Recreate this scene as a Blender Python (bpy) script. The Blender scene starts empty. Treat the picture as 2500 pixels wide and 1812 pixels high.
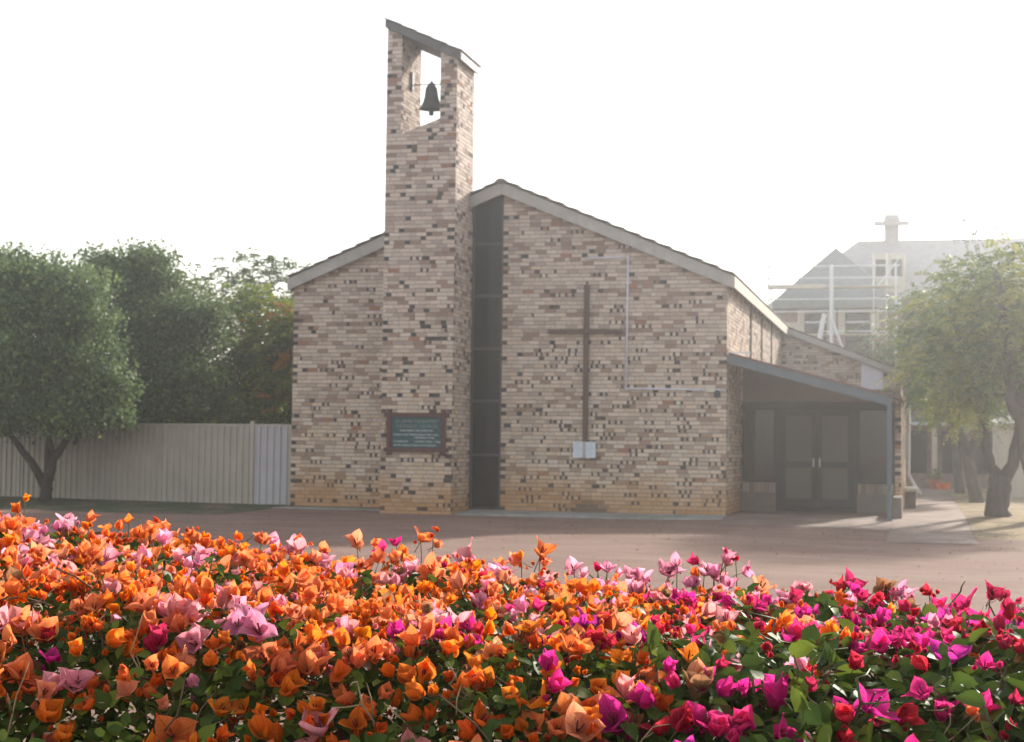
import bpy, math, random
import numpy as np
from mathutils import Vector, Matrix, noise

random.seed(7)
rng = np.random.default_rng(7)
S = bpy.context.scene
COL = S.collection

# ------------------------------------------------------------------ camera
CAM = Vector((3.993437, -34.874548, 1.317048))
PITCH, ROLL, YAW = 0.047781, 0.013122, -0.243662
fw = Vector((math.sin(YAW) * math.cos(PITCH), math.cos(YAW) * math.cos(PITCH), math.sin(PITCH)))
rt = Vector((math.cos(YAW), -math.sin(YAW), 0))
up = rt.cross(fw)
cR = math.cos(ROLL) * rt + math.sin(ROLL) * up
cU = -math.sin(ROLL) * rt + math.cos(ROLL) * up
cd = bpy.data.cameras.new('camera')
cam = bpy.data.objects.new('camera', cd)
COL.objects.link(cam)
cam.matrix_world = Matrix(((cR.x, cU.x, -fw.x, CAM.x), (cR.y, cU.y, -fw.y, CAM.y), (cR.z, cU.z, -fw.z, CAM.z), (0, 0, 0, 1)))
cd.sensor_fit = 'HORIZONTAL'
cd.sensor_width = 36.0
cd.lens = 57.955
cd.clip_start = 0.1
cd.clip_end = 3000
cd.dof.use_dof = True
cd.dof.focus_distance = 2.75
cd.dof.aperture_fstop = 16.0
S.camera = cam

# ------------------------------------------------------------------ sky, sun, exposure
SUN_AZ = math.radians(20)      # clockwise from +Y (behind the church) towards +X
SUN_EL = math.radians(24)
W = bpy.data.worlds.new('World')
S.world = W
W.use_nodes = True
nt = W.node_tree
bg = nt.nodes['Background']
sky = nt.nodes.new('ShaderNodeTexSky')
sky.sky_type = 'NISHITA'
sky.sun_disc = False
sky.sun_elevation = SUN_EL
sky.sun_rotation = SUN_AZ
sky.air_density = 1.5
sky.dust_density = 1.0
sky.ozone_density = 0.6
hsv = nt.nodes.new('ShaderNodeHueSaturation')
hsv.inputs['Saturation'].default_value = 0.35
nt.links.new(sky.outputs[0], hsv.inputs['Color'])
nt.links.new(hsv.outputs[0], bg.inputs[0])
bg.inputs[1].default_value = 0.15
sd = bpy.data.lights.new('sun', 'SUN')
sd.energy = 4.4
sd.angle = math.radians(3)
sd.color = (1.0, 0.93, 0.82)
sun = bpy.data.objects.new('sun', sd)
COL.objects.link(sun)
sdir = Vector((math.sin(SUN_AZ) * math.cos(SUN_EL), math.cos(SUN_AZ) * math.cos(SUN_EL), math.sin(SUN_EL)))
sun.rotation_euler = (-sdir).to_track_quat('-Z', 'Y').to_euler()
sun.location = (20, 20, 30)
S.view_settings.view_transform = 'Standard'
S.view_settings.look = 'None'
S.view_settings.exposure = 0.72
S.view_settings.gamma = 1.0
S.view_settings.use_curve_mapping = False
S.render.engine = 'CYCLES'
S.cycles.use_denoising = True
S.cycles.max_bounces = 8
S.cycles.transparent_max_bounces = 8
S.cycles.volume_bounces = 1

# ------------------------------------------------------------------ materials
def lin(r, g, b):
    f = lambda c: c / 12.92 if c <= 0.04045 else ((c + 0.055) / 1.055) ** 2.4
    return (f(r / 255), f(g / 255), f(b / 255))

def mat(name, color=(.5, .5, .5), src=None, rough=.7, spec=.3, nscale=8, namt=.25, bump=0.0, bscale=60, metal=0.0,
        nscale2=None, color2=None, thr=(.45, .65), trans=0.0, vscale=None):
    m = bpy.data.materials.new(name)
    m.use_nodes = True
    n, l = m.node_tree.nodes, m.node_tree.links
    b = n['Principled BSDF']
    b.inputs['Roughness'].default_value = rough
    b.inputs['Specular IOR Level'].default_value = spec
    b.inputs['Metallic'].default_value = metal
    tc = n.new('ShaderNodeTexCoord')
    co = tc.outputs['Object']
    if vscale:
        mp = n.new('ShaderNodeMapping'); mp.inputs['Scale'].default_value = vscale
        l.new(co, mp.inputs['Vector']); co = mp.outputs[0]
    if src == 'attr':
        a = n.new('ShaderNodeAttribute'); a.attribute_name = 'Col'; base = a.outputs['Color']
    elif src == 'obj':
        a = n.new('ShaderNodeObjectInfo'); base = a.outputs['Color']
    else:
        a = n.new('ShaderNodeRGB'); a.outputs[0].default_value = (*color, 1); base = a.outputs[0]
    if color2 is not None:
        t2 = n.new('ShaderNodeTexNoise'); t2.inputs['Scale'].default_value = nscale2 or 2; t2.inputs['Detail'].default_value = 6
        l.new(co, t2.inputs['Vector'])
        r2 = n.new('ShaderNodeMapRange'); r2.inputs[1].default_value, r2.inputs[2].default_value = thr
        l.new(t2.outputs['Fac'], r2.inputs[0])
        mx = n.new('ShaderNodeMix'); mx.data_type = 'RGBA'
        l.new(r2.outputs[0], mx.inputs['Factor']); l.new(base, mx.inputs['A']); mx.inputs['B'].default_value = (*color2, 1)
        base = mx.outputs['Result']
    if namt > 0:
        t = n.new('ShaderNodeTexNoise'); t.inputs['Scale'].default_value = nscale; t.inputs['Detail'].default_value = 5
        l.new(co, t.inputs['Vector'])
        mr = n.new('ShaderNodeMapRange')
        mr.inputs[1].default_value, mr.inputs[2].default_value = .25, .75
        mr.inputs[3].default_value, mr.inputs[4].default_value = 1 - namt, 1 + namt
        l.new(t.outputs['Fac'], mr.inputs[0])
        mu = n.new('ShaderNodeVectorMath'); mu.operation = 'SCALE'
        l.new(base, mu.inputs[0]); l.new(mr.outputs[0], mu.inputs['Scale'])
        base = mu.outputs[0]
    l.new(base, b.inputs['Base Color'])
    if bump > 0:
        tb = n.new('ShaderNodeTexNoise'); tb.inputs['Scale'].default_value = bscale; tb.inputs['Detail'].default_value = 4
        l.new(co, tb.inputs['Vector'])
        bp = n.new('ShaderNodeBump'); bp.inputs['Strength'].default_value = bump; bp.inputs['Distance'].default_value = .02
        l.new(tb.outputs['Fac'], bp.inputs['Height']); l.new(bp.outputs[0], b.inputs['Normal'])
    if trans > 0:
        tr = n.new('ShaderNodeBsdfTranslucent'); l.new(base, tr.inputs['Color'])
        ms = n.new('ShaderNodeMixShader'); ms.inputs[0].default_value = trans
        l.new(b.outputs[0], ms.inputs[1]); l.new(tr.outputs[0], ms.inputs[2])
        l.new(ms.outputs[0], n['Material Output'].inputs['Surface'])
    return m

def bract_mat(name, src):
    """papery bract: UV veins, translucent"""
    m = bpy.data.materials.new(name)
    m.use_nodes = True
    n, l = m.node_tree.nodes, m.node_tree.links
    b = n['Principled BSDF']; b.inputs['Roughness'].default_value = .6; b.inputs['Specular IOR Level'].default_value = .1
    if src == 'attr':
        a = n.new('ShaderNodeAttribute'); a.attribute_name = 'Col'; base = a.outputs['Color']
    else:
        a = n.new('ShaderNodeObjectInfo'); base = a.outputs['Color']
    uv = n.new('ShaderNodeUVMap'); sx = n.new('ShaderNodeSeparateXYZ'); l.new(uv.outputs[0], sx.inputs[0])
    def M(op, *args):
        q = n.new('ShaderNodeMath'); q.operation = op
        for i, v in enumerate(args):
            if isinstance(v, (int, float)): q.inputs[i].default_value = v
            else: l.new(v, q.inputs[i])
        return q.outputs[0]
    au = M('ABSOLUTE', M('SUBTRACT', M('MULTIPLY', sx.outputs[0], 2.0), 1.0))
    mid = M('MULTIPLY', M('LESS_THAN', au, 0.045), 0.55)
    sv = M('SINE', M('MULTIPLY', M('SUBTRACT', sx.outputs[1], M('MULTIPLY', au, 0.42)), 34.0))
    side = M('MULTIPLY', M('MAXIMUM', M('SUBTRACT', sv, 0.72), 0.0), 1.0)
    vein = M('MAXIMUM', mid, side)
    fac = M('SUBTRACT', 1.0, M('MULTIPLY', vein, 0.55))
    tc = n.new('ShaderNodeTexCoord')
    t = n.new('ShaderNodeTexNoise'); t.inputs['Scale'].default_value = 45; t.inputs['Detail'].default_value = 3
    l.new(tc.outputs['Object'], t.inputs['Vector'])
    mr = n.new('ShaderNodeMapRange'); mr.inputs[1].default_value = .3; mr.inputs[2].default_value = .7
    mr.inputs[3].default_value = .80; mr.inputs[4].default_value = 1.15
    l.new(t.outputs['Fac'], mr.inputs[0])
    # paper turns paler towards the tip, deeper at the base
    tip = M('ADD', 0.84, M('MULTIPLY', sx.outputs[1], 0.3))
    sc = M('MULTIPLY', M('MULTIPLY', fac, mr.outputs[0]), tip)
    # older paper fades pink and pale from the rim inwards, in patches
    t3 = n.new('ShaderNodeTexNoise'); t3.inputs['Scale'].default_value = 26; t3.inputs['Detail'].default_value = 3
    l.new(tc.outputs['Object'], t3.inputs['Vector'])
    rim = M('MULTIPLY', M('MAXIMUM', M('SUBTRACT', M('ADD', t3.outputs['Fac'], M('MULTIPLY', M('ADD', au, sx.outputs[1]), .17)), .55), 0.0), 1.5)
    fd = n.new('ShaderNodeMix'); fd.data_type = 'RGBA'; fd.clamp_factor = True
    l.new(rim, fd.inputs['Factor']); l.new(base, fd.inputs['A'])
    pk = n.new('ShaderNodeMix'); pk.data_type = 'RGBA'; pk.inputs['Factor'].default_value = .26
    l.new(base, pk.inputs['A']); pk.inputs['B'].default_value = (.92, .42, .40, 1)
    l.new(pk.outputs['Result'], fd.inputs['B']); base = fd.outputs['Result']
    mu = n.new('ShaderNodeVectorMath'); mu.operation = 'SCALE'
    l.new(base, mu.inputs[0]); l.new(sc, mu.inputs['Scale'])
    l.new(mu.outputs[0], b.inputs['Base Color'])
    tr = n.new('ShaderNodeBsdfTranslucent'); l.new(mu.outputs[0], tr.inputs['Color'])
    ms = n.new('ShaderNodeMixShader'); ms.inputs[0].default_value = .68
    l.new(b.outputs[0], ms.inputs[1]); l.new(tr.outputs[0], ms.inputs[2])
    l.new(ms.outputs[0], n['Material Output'].inputs['Surface'])
    bp = n.new('ShaderNodeBump'); bp.inputs['Strength'].default_value = .5; bp.inputs['Distance'].default_value = .002
    l.new(fac, bp.inputs['Height']); l.new(bp.outputs[0], b.inputs['Normal'])
    return m

def leaf_mat(name, src):
    m = mat(name, src=src, rough=.55, spec=.16, nscale=60, namt=.2, trans=.3)
    return m

def glass_mat(name, tint, rough=.06, alpha=.25, spec=.5):
    m = bpy.data.materials.new(name); m.use_nodes = True
    n, l = m.node_tree.nodes, m.node_tree.links
    b = n['Principled BSDF']
    b.inputs['Base Color'].default_value = (*tint, 1); b.inputs['Roughness'].default_value = rough
    b.inputs['Specular IOR Level'].default_value = spec
    t = n.new('ShaderNodeBsdfTransparent'); t.inputs[0].default_value = (.75, .75, .72, 1)
    ms = n.new('ShaderNodeMixShader'); ms.inputs[0].default_value = alpha
    l.new(b.outputs[0], ms.inputs[1]); l.new(t.outputs[0], ms.inputs[2])
    l.new(ms.outputs[0], n['Material Output'].inputs['Surface'])
    return m

M = {}
M['mortar'] = mat('mortar', (.185, .15, .125), rough=.95, spec=.1, nscale=12, namt=.25, bump=.3, bscale=120)
M['brick'] = mat('brick_mass', src='attr', rough=.85, spec=.12, nscale=38, namt=.16, bump=.35, bscale=150)
M['brick1'] = mat('brick_single', src='obj', rough=.85, spec=.12, nscale=38, namt=.16, bump=.35, bscale=150)
M['board'] = mat('weathered_paint', (.40, .385, .37), rough=.7, nscale=5, namt=.12, color2=(.27, .255, .24), nscale2=1.6, thr=(.5, .8), bump=.2)
M['cream'] = mat('cream_paint', (.46, .42, .355), rough=.6, nscale=4, namt=.1)
M['towerboard'] = mat('grey_paint', (.11, .11, .115), rough=.65, nscale=6, namt=.2, color2=(.06, .06, .065), nscale2=2.5)
M['soffit'] = mat('dark_soffit', (.10, .09, .085), rough=.9, nscale=8, namt=.15)
M['tile'] = mat('concrete_tile', (.19, .155, .14), rough=.9, spec=.2, nscale=9, namt=.35, bump=.4, bscale=80)
M['winframe'] = mat('bronze_frame', (.045, .045, .045), rough=.5, spec=.4, nscale=10, namt=.12)
M['tint'] = glass_mat('tinted_glass', (.008, .009, .010), .05, .08, .1)
M['glass'] = glass_mat('door_glass', (.075, .068, .06), .06, .35, .5)
M['strip'] = mat('matt_dark', (.05, .042, .038), rough=1, spec=0, nscale=8, namt=.2)
M['screen'] = glass_mat('fly_screen', (.135, .12, .105), .4, .2, .2)
M['doorframe'] = mat('dark_door_paint', (.018, .017, .018), rough=.5, spec=.4, nscale=12, namt=.2)
M['steel'] = mat('blue_grey_steel', (.115, .135, .165), rough=.5, spec=.4, nscale=9, namt=.12)
M['sheet'] = mat('red_roof_sheet', (.20, .085, .07), rough=.6, nscale=9, namt=.15)
M['infill'] = mat('fibre_board', (.30, .25, .21), rough=.85, nscale=3, namt=.08)
M['dwarf'] = mat('rendered_base', (.18, .15, .125), rough=.9, nscale=6, namt=.15)
M['interior'] = mat('interior', (.12, .10, .085), rough=.9, nscale=3, namt=.3)
M['curtain'] = mat('curtain', (.38, .33, .27), rough=.9, nscale=3, namt=.2, vscale=(9, 9, .4))
M['timber'] = mat('brown_timber', (.10, .056, .043), rough=.75, nscale=14, namt=.3, vscale=(1, 1, .15), bump=.3)
M['signframe'] = mat('red_brown_timber', (.085, .035, .032), rough=.7, nscale=12, namt=.25)
M['signboard'] = mat('green_board', (.008, .058, .072), rough=.45, nscale=3, namt=.15)
M['lettering'] = mat('cream_lettering', (.72, .76, .74), rough=.6, namt=0)
M['lettering2'] = mat('faded_lettering', (.22, .29, .25), rough=.6, nscale=30, namt=.3)
M['paper'] = mat('paper', (.56, .62, .70), rough=.35, nscale=9, namt=.1)
M['print'] = mat('print', (.33, .36, .44), rough=.6, namt=0)
M['pvc'] = mat('lilac_pvc', (.66, .64, .76), rough=.4, nscale=6, namt=.08)
M['black'] = mat('black_plastic', (.02, .022, .03), rough=.5, namt=.1)
M['bell'] = mat('dark_bronze', (.028, .030, .030), rough=.55, spec=.4, nscale=12, namt=.3)
M['fence'] = mat('fence_steel', (.41, .37, .315), rough=.55, spec=.35, nscale=2, namt=.1, color2=(.33, .30, .26), nscale2=.8, thr=(.45, .8))
M['fencegate'] = mat('lilac_fence_steel', (.42, .40, .42), rough=.5, spec=.35, nscale=2, namt=.08)
M['ground'] = mat('gravel', (.215, .128, .100), rough=.95, spec=.15, nscale=1.6, namt=.18, color2=(.25, .165, .132), nscale2=.55, thr=(.4, .7), bump=1.0, bscale=28, vscale=(.5, 1, 1))
M['path'] = mat('paving', (.23, .155, .125), rough=.8, spec=.25, nscale=2.5, namt=.16, color2=(.29, .22, .185), nscale2=1.1, bump=.3, bscale=50)
M['slab'] = mat('concrete', (.32, .32, .31), rough=.9, spec=.2, nscale=4, namt=.15, color2=(.22, .23, .20), nscale2=1.8, bump=.3)
M['earth'] = mat('dry_grass_earth', (.33, .25, .15), rough=1, spec=.1, nscale=3, namt=.3, color2=(.20, .15, .10), nscale2=1.1, bump=.6, bscale=30)
M['gapdark'] = mat('gap_dark_mulch', (.045, .034, .025), rough=1, spec=.05, nscale=14, namt=.4, color2=(.085, .06, .04), nscale2=9, bump=.8, bscale=40)  # dark so that gaps between the hedge leaves read as shade
M['lawn'] = mat('lawn', (.07, .09, .045), rough=1, spec=.1, nscale=5, namt=.4, color2=(.16, .12, .09), nscale2=1.0, thr=(.5, .62), bump=.6, bscale=30)
M['bark'] = mat('bark', (.055, .045, .04), rough=.95, spec=.1, nscale=12, namt=.4, vscale=(1, 1, .2), bump=.7, bscale=25)
M['bark2'] = mat('pale_bark', (.085, .07, .06), rough=.95, spec=.1, nscale=12, namt=.4, vscale=(1, 1, .2), bump=.7, bscale=25)
M['leaf'] = mat('tree_leaf', src='attr', rough=.55, spec=.25, namt=0, trans=.36)
M['bract'] = bract_mat('bract', 'obj'); M['bracts'] = bract_mat('bract_mass', 'attr')
M['hleaf'] = leaf_mat('hedge_leaf', 'obj'); M['hleaves'] = leaf_mat('hedge_leaf_mass', 'attr')
M['twig'] = mat('twig', (.15, .10, .065), rough=.9, spec=.15, nscale=30, namt=.35)
M['paletwig'] = mat('pale_twig', (.36, .26, .15), rough=.85, nscale=30, namt=.25)
M['greenstem'] = mat('green_stem', (.11, .13, .05), rough=.6, nscale=30, namt=.25)
M['stamen'] = mat('stamen', (.11, .015, .015), rough=.6, namt=0)
M['farbrick'] = mat('hazed_far_brick', (.30, .20, .17), rough=.9, nscale=5, namt=.25)  # base colour paled to stand in for part of the haze
M['farroof'] = mat('hazed_slate_roof', (.20, .215, .215), rough=.8, nscale=4, namt=.15)  # lightened too, carrying some distance haze in its colour
M['farroof2'] = mat('hazed_iron_roof', (.40, .385, .39), rough=.8, nscale=4, namt=.12)  # pale grey partly in place of haze; chimney shares it
M['render'] = mat('pale_render', (.55, .51, .43), rough=.8, nscale=3, namt=.08)
M['galv'] = mat('galvanised', (.62, .65, .70), rough=.5, spec=.5, nscale=9, namt=.1)
M['terracotta'] = mat('terracotta', (.42, .13, .06), rough=.8, namt=.15)
M['orange'] = mat('orange_plastic', (.75, .15, .03), rough=.5, namt=.1)

# ------------------------------------------------------------------ object helpers
WL = {}
def link(o, parent=None, wloc=(0, 0, 0), label=None, cat=None, group=None, kind=None):
    COL.objects.link(o)
    w = Vector(wloc)
    if parent is not None:
        o.parent = parent
        o.location = w - WL[parent.name]
    else:
        o.location = w
    WL[o.name] = w
    if label: o['label'] = label
    if cat: o['category'] = cat
    if group: o['group'] = group
    if kind: o['kind'] = kind
    return o

def thing(name, loc, label, cat, group=None):
    e = bpy.data.objects.new(name, None); e.empty_display_size = .2
    return link(e, None, loc, label, cat, group)

class MB:
    def __init__(s): s.v, s.f, s.c, s.m = [], [], [], []
    def poly(s, pts, col=None, mi=0):
        i = len(s.v); s.v += [tuple(p) for p in pts]; s.f.append(tuple(range(i, i + len(pts)))); s.c.append(col); s.m.append(mi)
    def hexa(s, p, col=None, mi=0):          # p: 4 bottom + 4 top, counter-clockwise seen from above
        i = len(s.v); s.v += [tuple(q) for q in p]
        for f in ((3, 2, 1, 0), (4, 5, 6, 7), (0, 1, 5, 4), (1, 2, 6, 5), (2, 3, 7, 6), (3, 0, 4, 7)):
            s.f.append(tuple(i + k for k in f)); s.c.append(col); s.m.append(mi)
    def box(s, x0, y0, z0, x1, y1, z1, col=None, mi=0):
        s.hexa([(x0, y0, z0), (x1, y0, z0), (x1, y1, z0), (x0, y1, z0), (x0, y0, z1), (x1, y0, z1), (x1, y1, z1), (x0, y1, z1)], col, mi)
    def prism_y(s, xz, y0, y1, col=None, mi=0):   # polygon in x,z (counter-clockwise seen from -Y), extruded y0..y1
        n = len(xz); i = len(s.v)
        s.v += [(x, y0, z) for x, z in xz] + [(x, y1, z) for x, z in xz]
        s.f.append(tuple(i + k for k in range(n))); s.f.append(tuple(i + n + k for k in reversed(range(n))))
        for k in range(n):
            j = (k + 1) % n; s.f.append((i + j, i + k, i + n + k, i + n + j))
        s.c += [col] * (n + 2); s.m += [mi] * (n + 2)
    def bar(s, a, b, w, h, col=None, mi=0):
        a, b = Vector(a), Vector(b); d = (b - a).normalized()
        u = Vector((0, 0, 1)) if abs(d.z) < .95 else Vector((0, 1, 0))
        r = d.cross(u).normalized(); u = r.cross(d)
        q = [-r * w / 2 - u * h / 2, r * w / 2 - u * h / 2, r * w / 2 + u * h / 2, -r * w / 2 + u * h / 2]
        i = len(s.v); s.v += [tuple(a + k) for k in q] + [tuple(b + k) for k in q]
        for f in ((0, 1, 2, 3), (7, 6, 5, 4), (1, 0, 4, 5), (2, 1, 5, 6), (3, 2, 6, 7), (0, 3, 7, 4)):
            s.f.append(tuple(i + k for k in f)); s.c.append(col); s.m.append(mi)
    def tube(s, pts, rad, n=8, col=None, mi=0, cap=True):
        pts = [Vector(p) for p in pts]; rad = rad if hasattr(rad, '__len__') else [rad] * len(pts)
        i = len(s.v); prev = None
        for k, p in enumerate(pts):
            d = (pts[min(k + 1, len(pts) - 1)] - pts[max(k - 1, 0)]).normalized()
            if prev is None:
                u = Vector((0, 0, 1)) if abs(d.z) < .9 else Vector((1, 0, 0))
                prev = d.cross(u).normalized()
            r = (prev - d * prev.dot(d)).normalized(); prev = r; u = d.cross(r)
            for j in range(n):
                a = 2 * math.pi * j / n
                s.v.append(tuple(p + (r * math.cos(a) + u * math.sin(a)) * rad[k]))
        for k in range(len(pts) - 1):
            for j in range(n):
                a, b = i + k * n + j, i + k * n + (j + 1) % n
                s.f.append((a, b, b + n, a + n)); s.c.append(col); s.m.append(mi)
        if cap:
            s.f.append(tuple(i + j for j in reversed(range(n)))); s.f.append(tuple(i + (len(pts) - 1) * n + j for j in range(n)))
            s.c += [col] * 2; s.m += [mi] * 2
    def lathe(s, prof, c, n=20, col=None, mi=0):
        i = len(s.v)
        for r, z in prof:
            for j in range(n):
                a = 2 * math.pi * j / n; s.v.append((c[0] + r * math.cos(a), c[1] + r * math.sin(a), c[2] + z))
        for k in range(len(prof) - 1):
            for j in range(n):
                a, b = i + k * n + j, i + k * n + (j + 1) % n
                s.f.append((a, b, b + n, a + n)); s.c.append(col); s.m.append(mi)
    def build(s, name, mats, parent=None, smooth=False, bevel=0, **kw):
        me = bpy.data.meshes.new(name)
        V = np.array(s.v, float); c = (V.min(0) + V.max(0)) / 2
        if parent is None: c[2] = V[:, 2].min()
        me.from_pydata([tuple(p) for p in (V - c)], [], s.f)
        for m in (mats if isinstance(mats, (list, tuple)) else [mats]): me.materials.append(m)
        if any(s.m): me.polygons.foreach_set('material_index', s.m)
        if s.c and s.c[0] is not None:
            a = me.attributes.new('Col', 'FLOAT_COLOR', 'FACE')
            a.data.foreach_set('color', np.array([(*q[:3], 1) for q in s.c], np.float32).ravel())
        if smooth: me.polygons.foreach_set('use_smooth', [True] * len(s.f))
        o = bpy.data.objects.new(name, me)
        link(o, parent, c, **kw)
        if bevel:
            b = o.modifiers.new('bevel', 'BEVEL'); b.width = bevel; b.segments = 2; b.limit_method = 'ANGLE'
        return o

def scatter(name, proto, T, P, C, material, parent, mi=None, smooth=False, mats2=None, **kw):
    """one mesh of many copies: proto=(verts,faces,uv per loop or None); T (N,3,3), P (N,3), C (N,3)"""
    v, f, uv = proto
    v = np.asarray(v, np.float64); N = len(P); nv = len(v)
    V = np.einsum('nij,vj->nvi', T, v) + P[:, None, :]
    k = len(f[0]); F = np.asarray(f, np.int64); nf = len(F)
    FF = (F[None] + (np.arange(N) * nv)[:, None, None]).reshape(-1)
    c = np.array(WL[parent.name]) if parent is not None else np.zeros(3)
    me = bpy.data.meshes.new(name)
    me.vertices.add(N * nv); me.vertices.foreach_set('co', (V - c).astype(np.float32).ravel())
    me.loops.add(len(FF)); me.loops.foreach_set('vertex_index', FF.astype(np.int32))
    me.polygons.add(N * nf)
    me.polygons.foreach_set('loop_start', (np.arange(N * nf) * k).astype(np.int32))
    me.polygons.foreach_set('loop_total', np.full(N * nf, k, np.int32))
    if smooth: me.polygons.foreach_set('use_smooth', np.ones(N * nf, bool))
    for m in (material if isinstance(material, (list, tuple)) else [material]): me.materials.append(m)
    if mi is not None: me.polygons.foreach_set('material_index', np.tile(np.asarray(mi, np.int32), N))
    me.update(calc_edges=True)
    a = me.attributes.new('Col', 'FLOAT_COLOR', 'FACE')
    cc = np.ones((N, nf, 4), np.float32); cc[:, :, :3] = np.asarray(C)[:, None, :]
    a.data.foreach_set('color', cc.ravel())
    if uv is not None:
        u = me.uv_layers.new(name='UVMap'); u.data.foreach_set('uv', np.tile(np.asarray(uv, np.float32).reshape(-1), N))
    o = bpy.data.objects.new(name, me)
    link(o, parent, c, **kw)
    return o

def proto_mesh(name, proto, mats, mi=None, smooth=True):
    v, f, uv = proto
    me = bpy.data.meshes.new(name)
    me.from_pydata([tuple(p) for p in v], [], [tuple(q) for q in f])
    for m in mats: me.materials.append(m)
    if mi is not None: me.polygons.foreach_set('material_index', list(mi))
    if smooth: me.polygons.foreach_set('use_smooth', [True] * len(f))
    if uv is not None:
        u = me.uv_layers.new(name='UVMap'); u.data.foreach_set('uv', np.asarray(uv, np.float32).reshape(-1))
    return me

def frames(z, roll, scale):
    """rotation matrices whose Z axis is z (N,3), rolled, scaled"""
    z = z / np.linalg.norm(z, axis=1, keepdims=True)
    h = np.where(np.abs(z[:, 2:3]) < .95, np.array([[0, 0, 1.]]), np.array([[1., 0, 0]]))
    x = np.cross(h, z); x /= np.linalg.norm(x, axis=1, keepdims=True)
    y = np.cross(z, x)
    c, s = np.cos(roll)[:, None], np.sin(roll)[:, None]
    return np.stack([x * c + y * s, -x * s + y * c, z], axis=2) * np.asarray(scale).reshape(-1, 1, 1)

# ------------------------------------------------------------------ ground and paving
def gz(x, y):
    """forecourt falls very slightly away from the church"""
    t = max(0.0, min(1.0, -(y + .2) / 12.0))
    r = max(0.0, min(1.0, x / 3.5)) * max(0.0, min(1.0, (2.0 - y) / 2.0)) * max(0.0, min(1.0, (y + 20) / 12))
    return -.055 * min(1.0, max(0, -y) / 1.2) - .10 * t - .05 * r

def sheet(name, xs, ys, dz, material, zf=gz, kind='structure'):
    b = MB(); n = len(ys)
    b.v = [(x, y, zf(x, y) + dz) for x in xs for y in ys]
    for i in range(len(xs) - 1):
        for j in range(n - 1):
            b.f.append((i * n + j, (i + 1) * n + j, (i + 1) * n + j + 1, i * n + j + 1)); b.c.append(None); b.m.append(0)
    o = b.build(name, material, smooth=True, kind=kind)
    return o

xs = sorted(set([-600, -300, -150, -80, -50, 50, 80, 150, 300, 600] + list(np.arange(-40, 40.1, 1.0))))
ys = sorted(set([-600, -300, -150, -80, -60, 60, 100, 200, 400, 600] + list(np.arange(-50, 50.1, .8))))
sheet('ground', xs, ys, 0, M['ground'])
sheet('path', np.linspace(3.42, 4.92, 7), np.arange(-6.4, 33.2, .8), .012, M['path'])
sheet('paved_apron', np.linspace(.12, 3.41, 9), np.arange(-2.6, 2.95, .5), .008, M['path'])
sheet('dry_lawn', np.linspace(4.95, 30, 30), np.arange(-4.8, 34, .8), .004, M['earth'])
sheet('grass_verge', np.linspace(-30, -9.9, 40), np.arange(-3.6, 5, .6), .006, M['lawn'])
sheet('gap_darkening_bed', np.linspace(-2, 9, 12), np.arange(-33.6, -30.7, .4), .02, M['gapdark'])  # sheet added under the hedge to darken the gaps seen through it
b = MB()
for i, (x0, x1) in enumerate(((-5.5, -3.3), (-3.29, -1.1), (-1.09, .02))):
    y1 = -1.55 if i < 2 else -1.5
    b.hexa([(x0, y1, -.16), (x1, y1 + (.5 if i == 2 else 0), -.16), (x1, -.03, -.16), (x0, -.03, -.16),
            (x0, y1, -.028), (x1, y1 + (.5 if i == 2 else 0), -.028), (x1, -.03, .004), (x0, -.03, .004)])
b.build('concrete_footing_strip', M['slab'], kind='structure')
b = MB(); b.box(-9.9, -.75, -.12, -7.22, -.02, -.015); b.build('concrete_edging', M['slab'], kind='structure')

# ------------------------------------------------------------------ brickwork
CH = .086
def clip(poly, a, b_, c):     # keep a*s+b*z<=c
    out = []
    for i in range(len(poly)):
        p, q = poly[i], poly[(i + 1) % len(poly)]
        dp, dq = a * p[0] + b_ * p[1] - c, a * q[0] + b_ * q[1] - c
        if dp <= 0: out.append(p)
        if (dp < 0 < dq) or (dq < 0 < dp):
            t = dp / (dp - dq); out.append((p[0] + t * (q[0] - p[0]), p[1] + t * (q[1] - p[1])))
    return out

def lerp(a, b_, t): return tuple(a[i] + (b_[i] - a[i]) * t for i in range(3))
R = random.Random(11)
def brick_col(s, z, kind, seed, stain=True):
    if kind == 'dark':
        c = R.choice([(.045, .046, .058), (.065, .06, .06), (.085, .065, .06), (.12, .085, .065)])
    else:
        h = min(1, max(0, z / 6.0))
        n = .75 * noise.noise(Vector((s * .55, z * 1.9, seed))) + .6 * noise.noise(Vector((s * 2.2, z * 6, seed + 5)))
        r = R.random() + n * .26
        light = lerp((.58, .45, .29), (.54, .455, .37), h)
        if r < .62: c = lerp(light, (.62, .56, .48), R.random() * .7)
        elif r < .86: c = lerp((.46, .37, .27), (.43, .35, .295), h)
        elif r < 1.12: c = lerp((.36, .26, .18), (.30, .215, .17), h)
        elif r < 1.36: c = lerp((.27, .175, .12), (.235, .15, .115), R.random())
        else: c = (.17, .11, .085)
        if R.random() < .015: c = (.36, .19, .12)
        k = R.uniform(.88, 1.10); c = (c[0] * k * 1.0, c[1] * k * .965, c[2] * k * 1.02)
    if stain and z < 1.0:
        t = max(0, min(1, (.9 - z) / .7 + noise.noise(Vector((s * .8, 3, seed))) * .5)) * .75
        c = lerp(c, (.46, .235, .085) if kind != 'dark' else (.12, .07, .04), t)
    if seed == 1.3 and z < .5:            # splash stain under the cross
        q = max(0, 1 - math.hypot((s + 3.05) / .55, (z - .02) / .3)); c = lerp(c, (.10, .07, .05), min(.8, q * 1.6))
    return c

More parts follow.
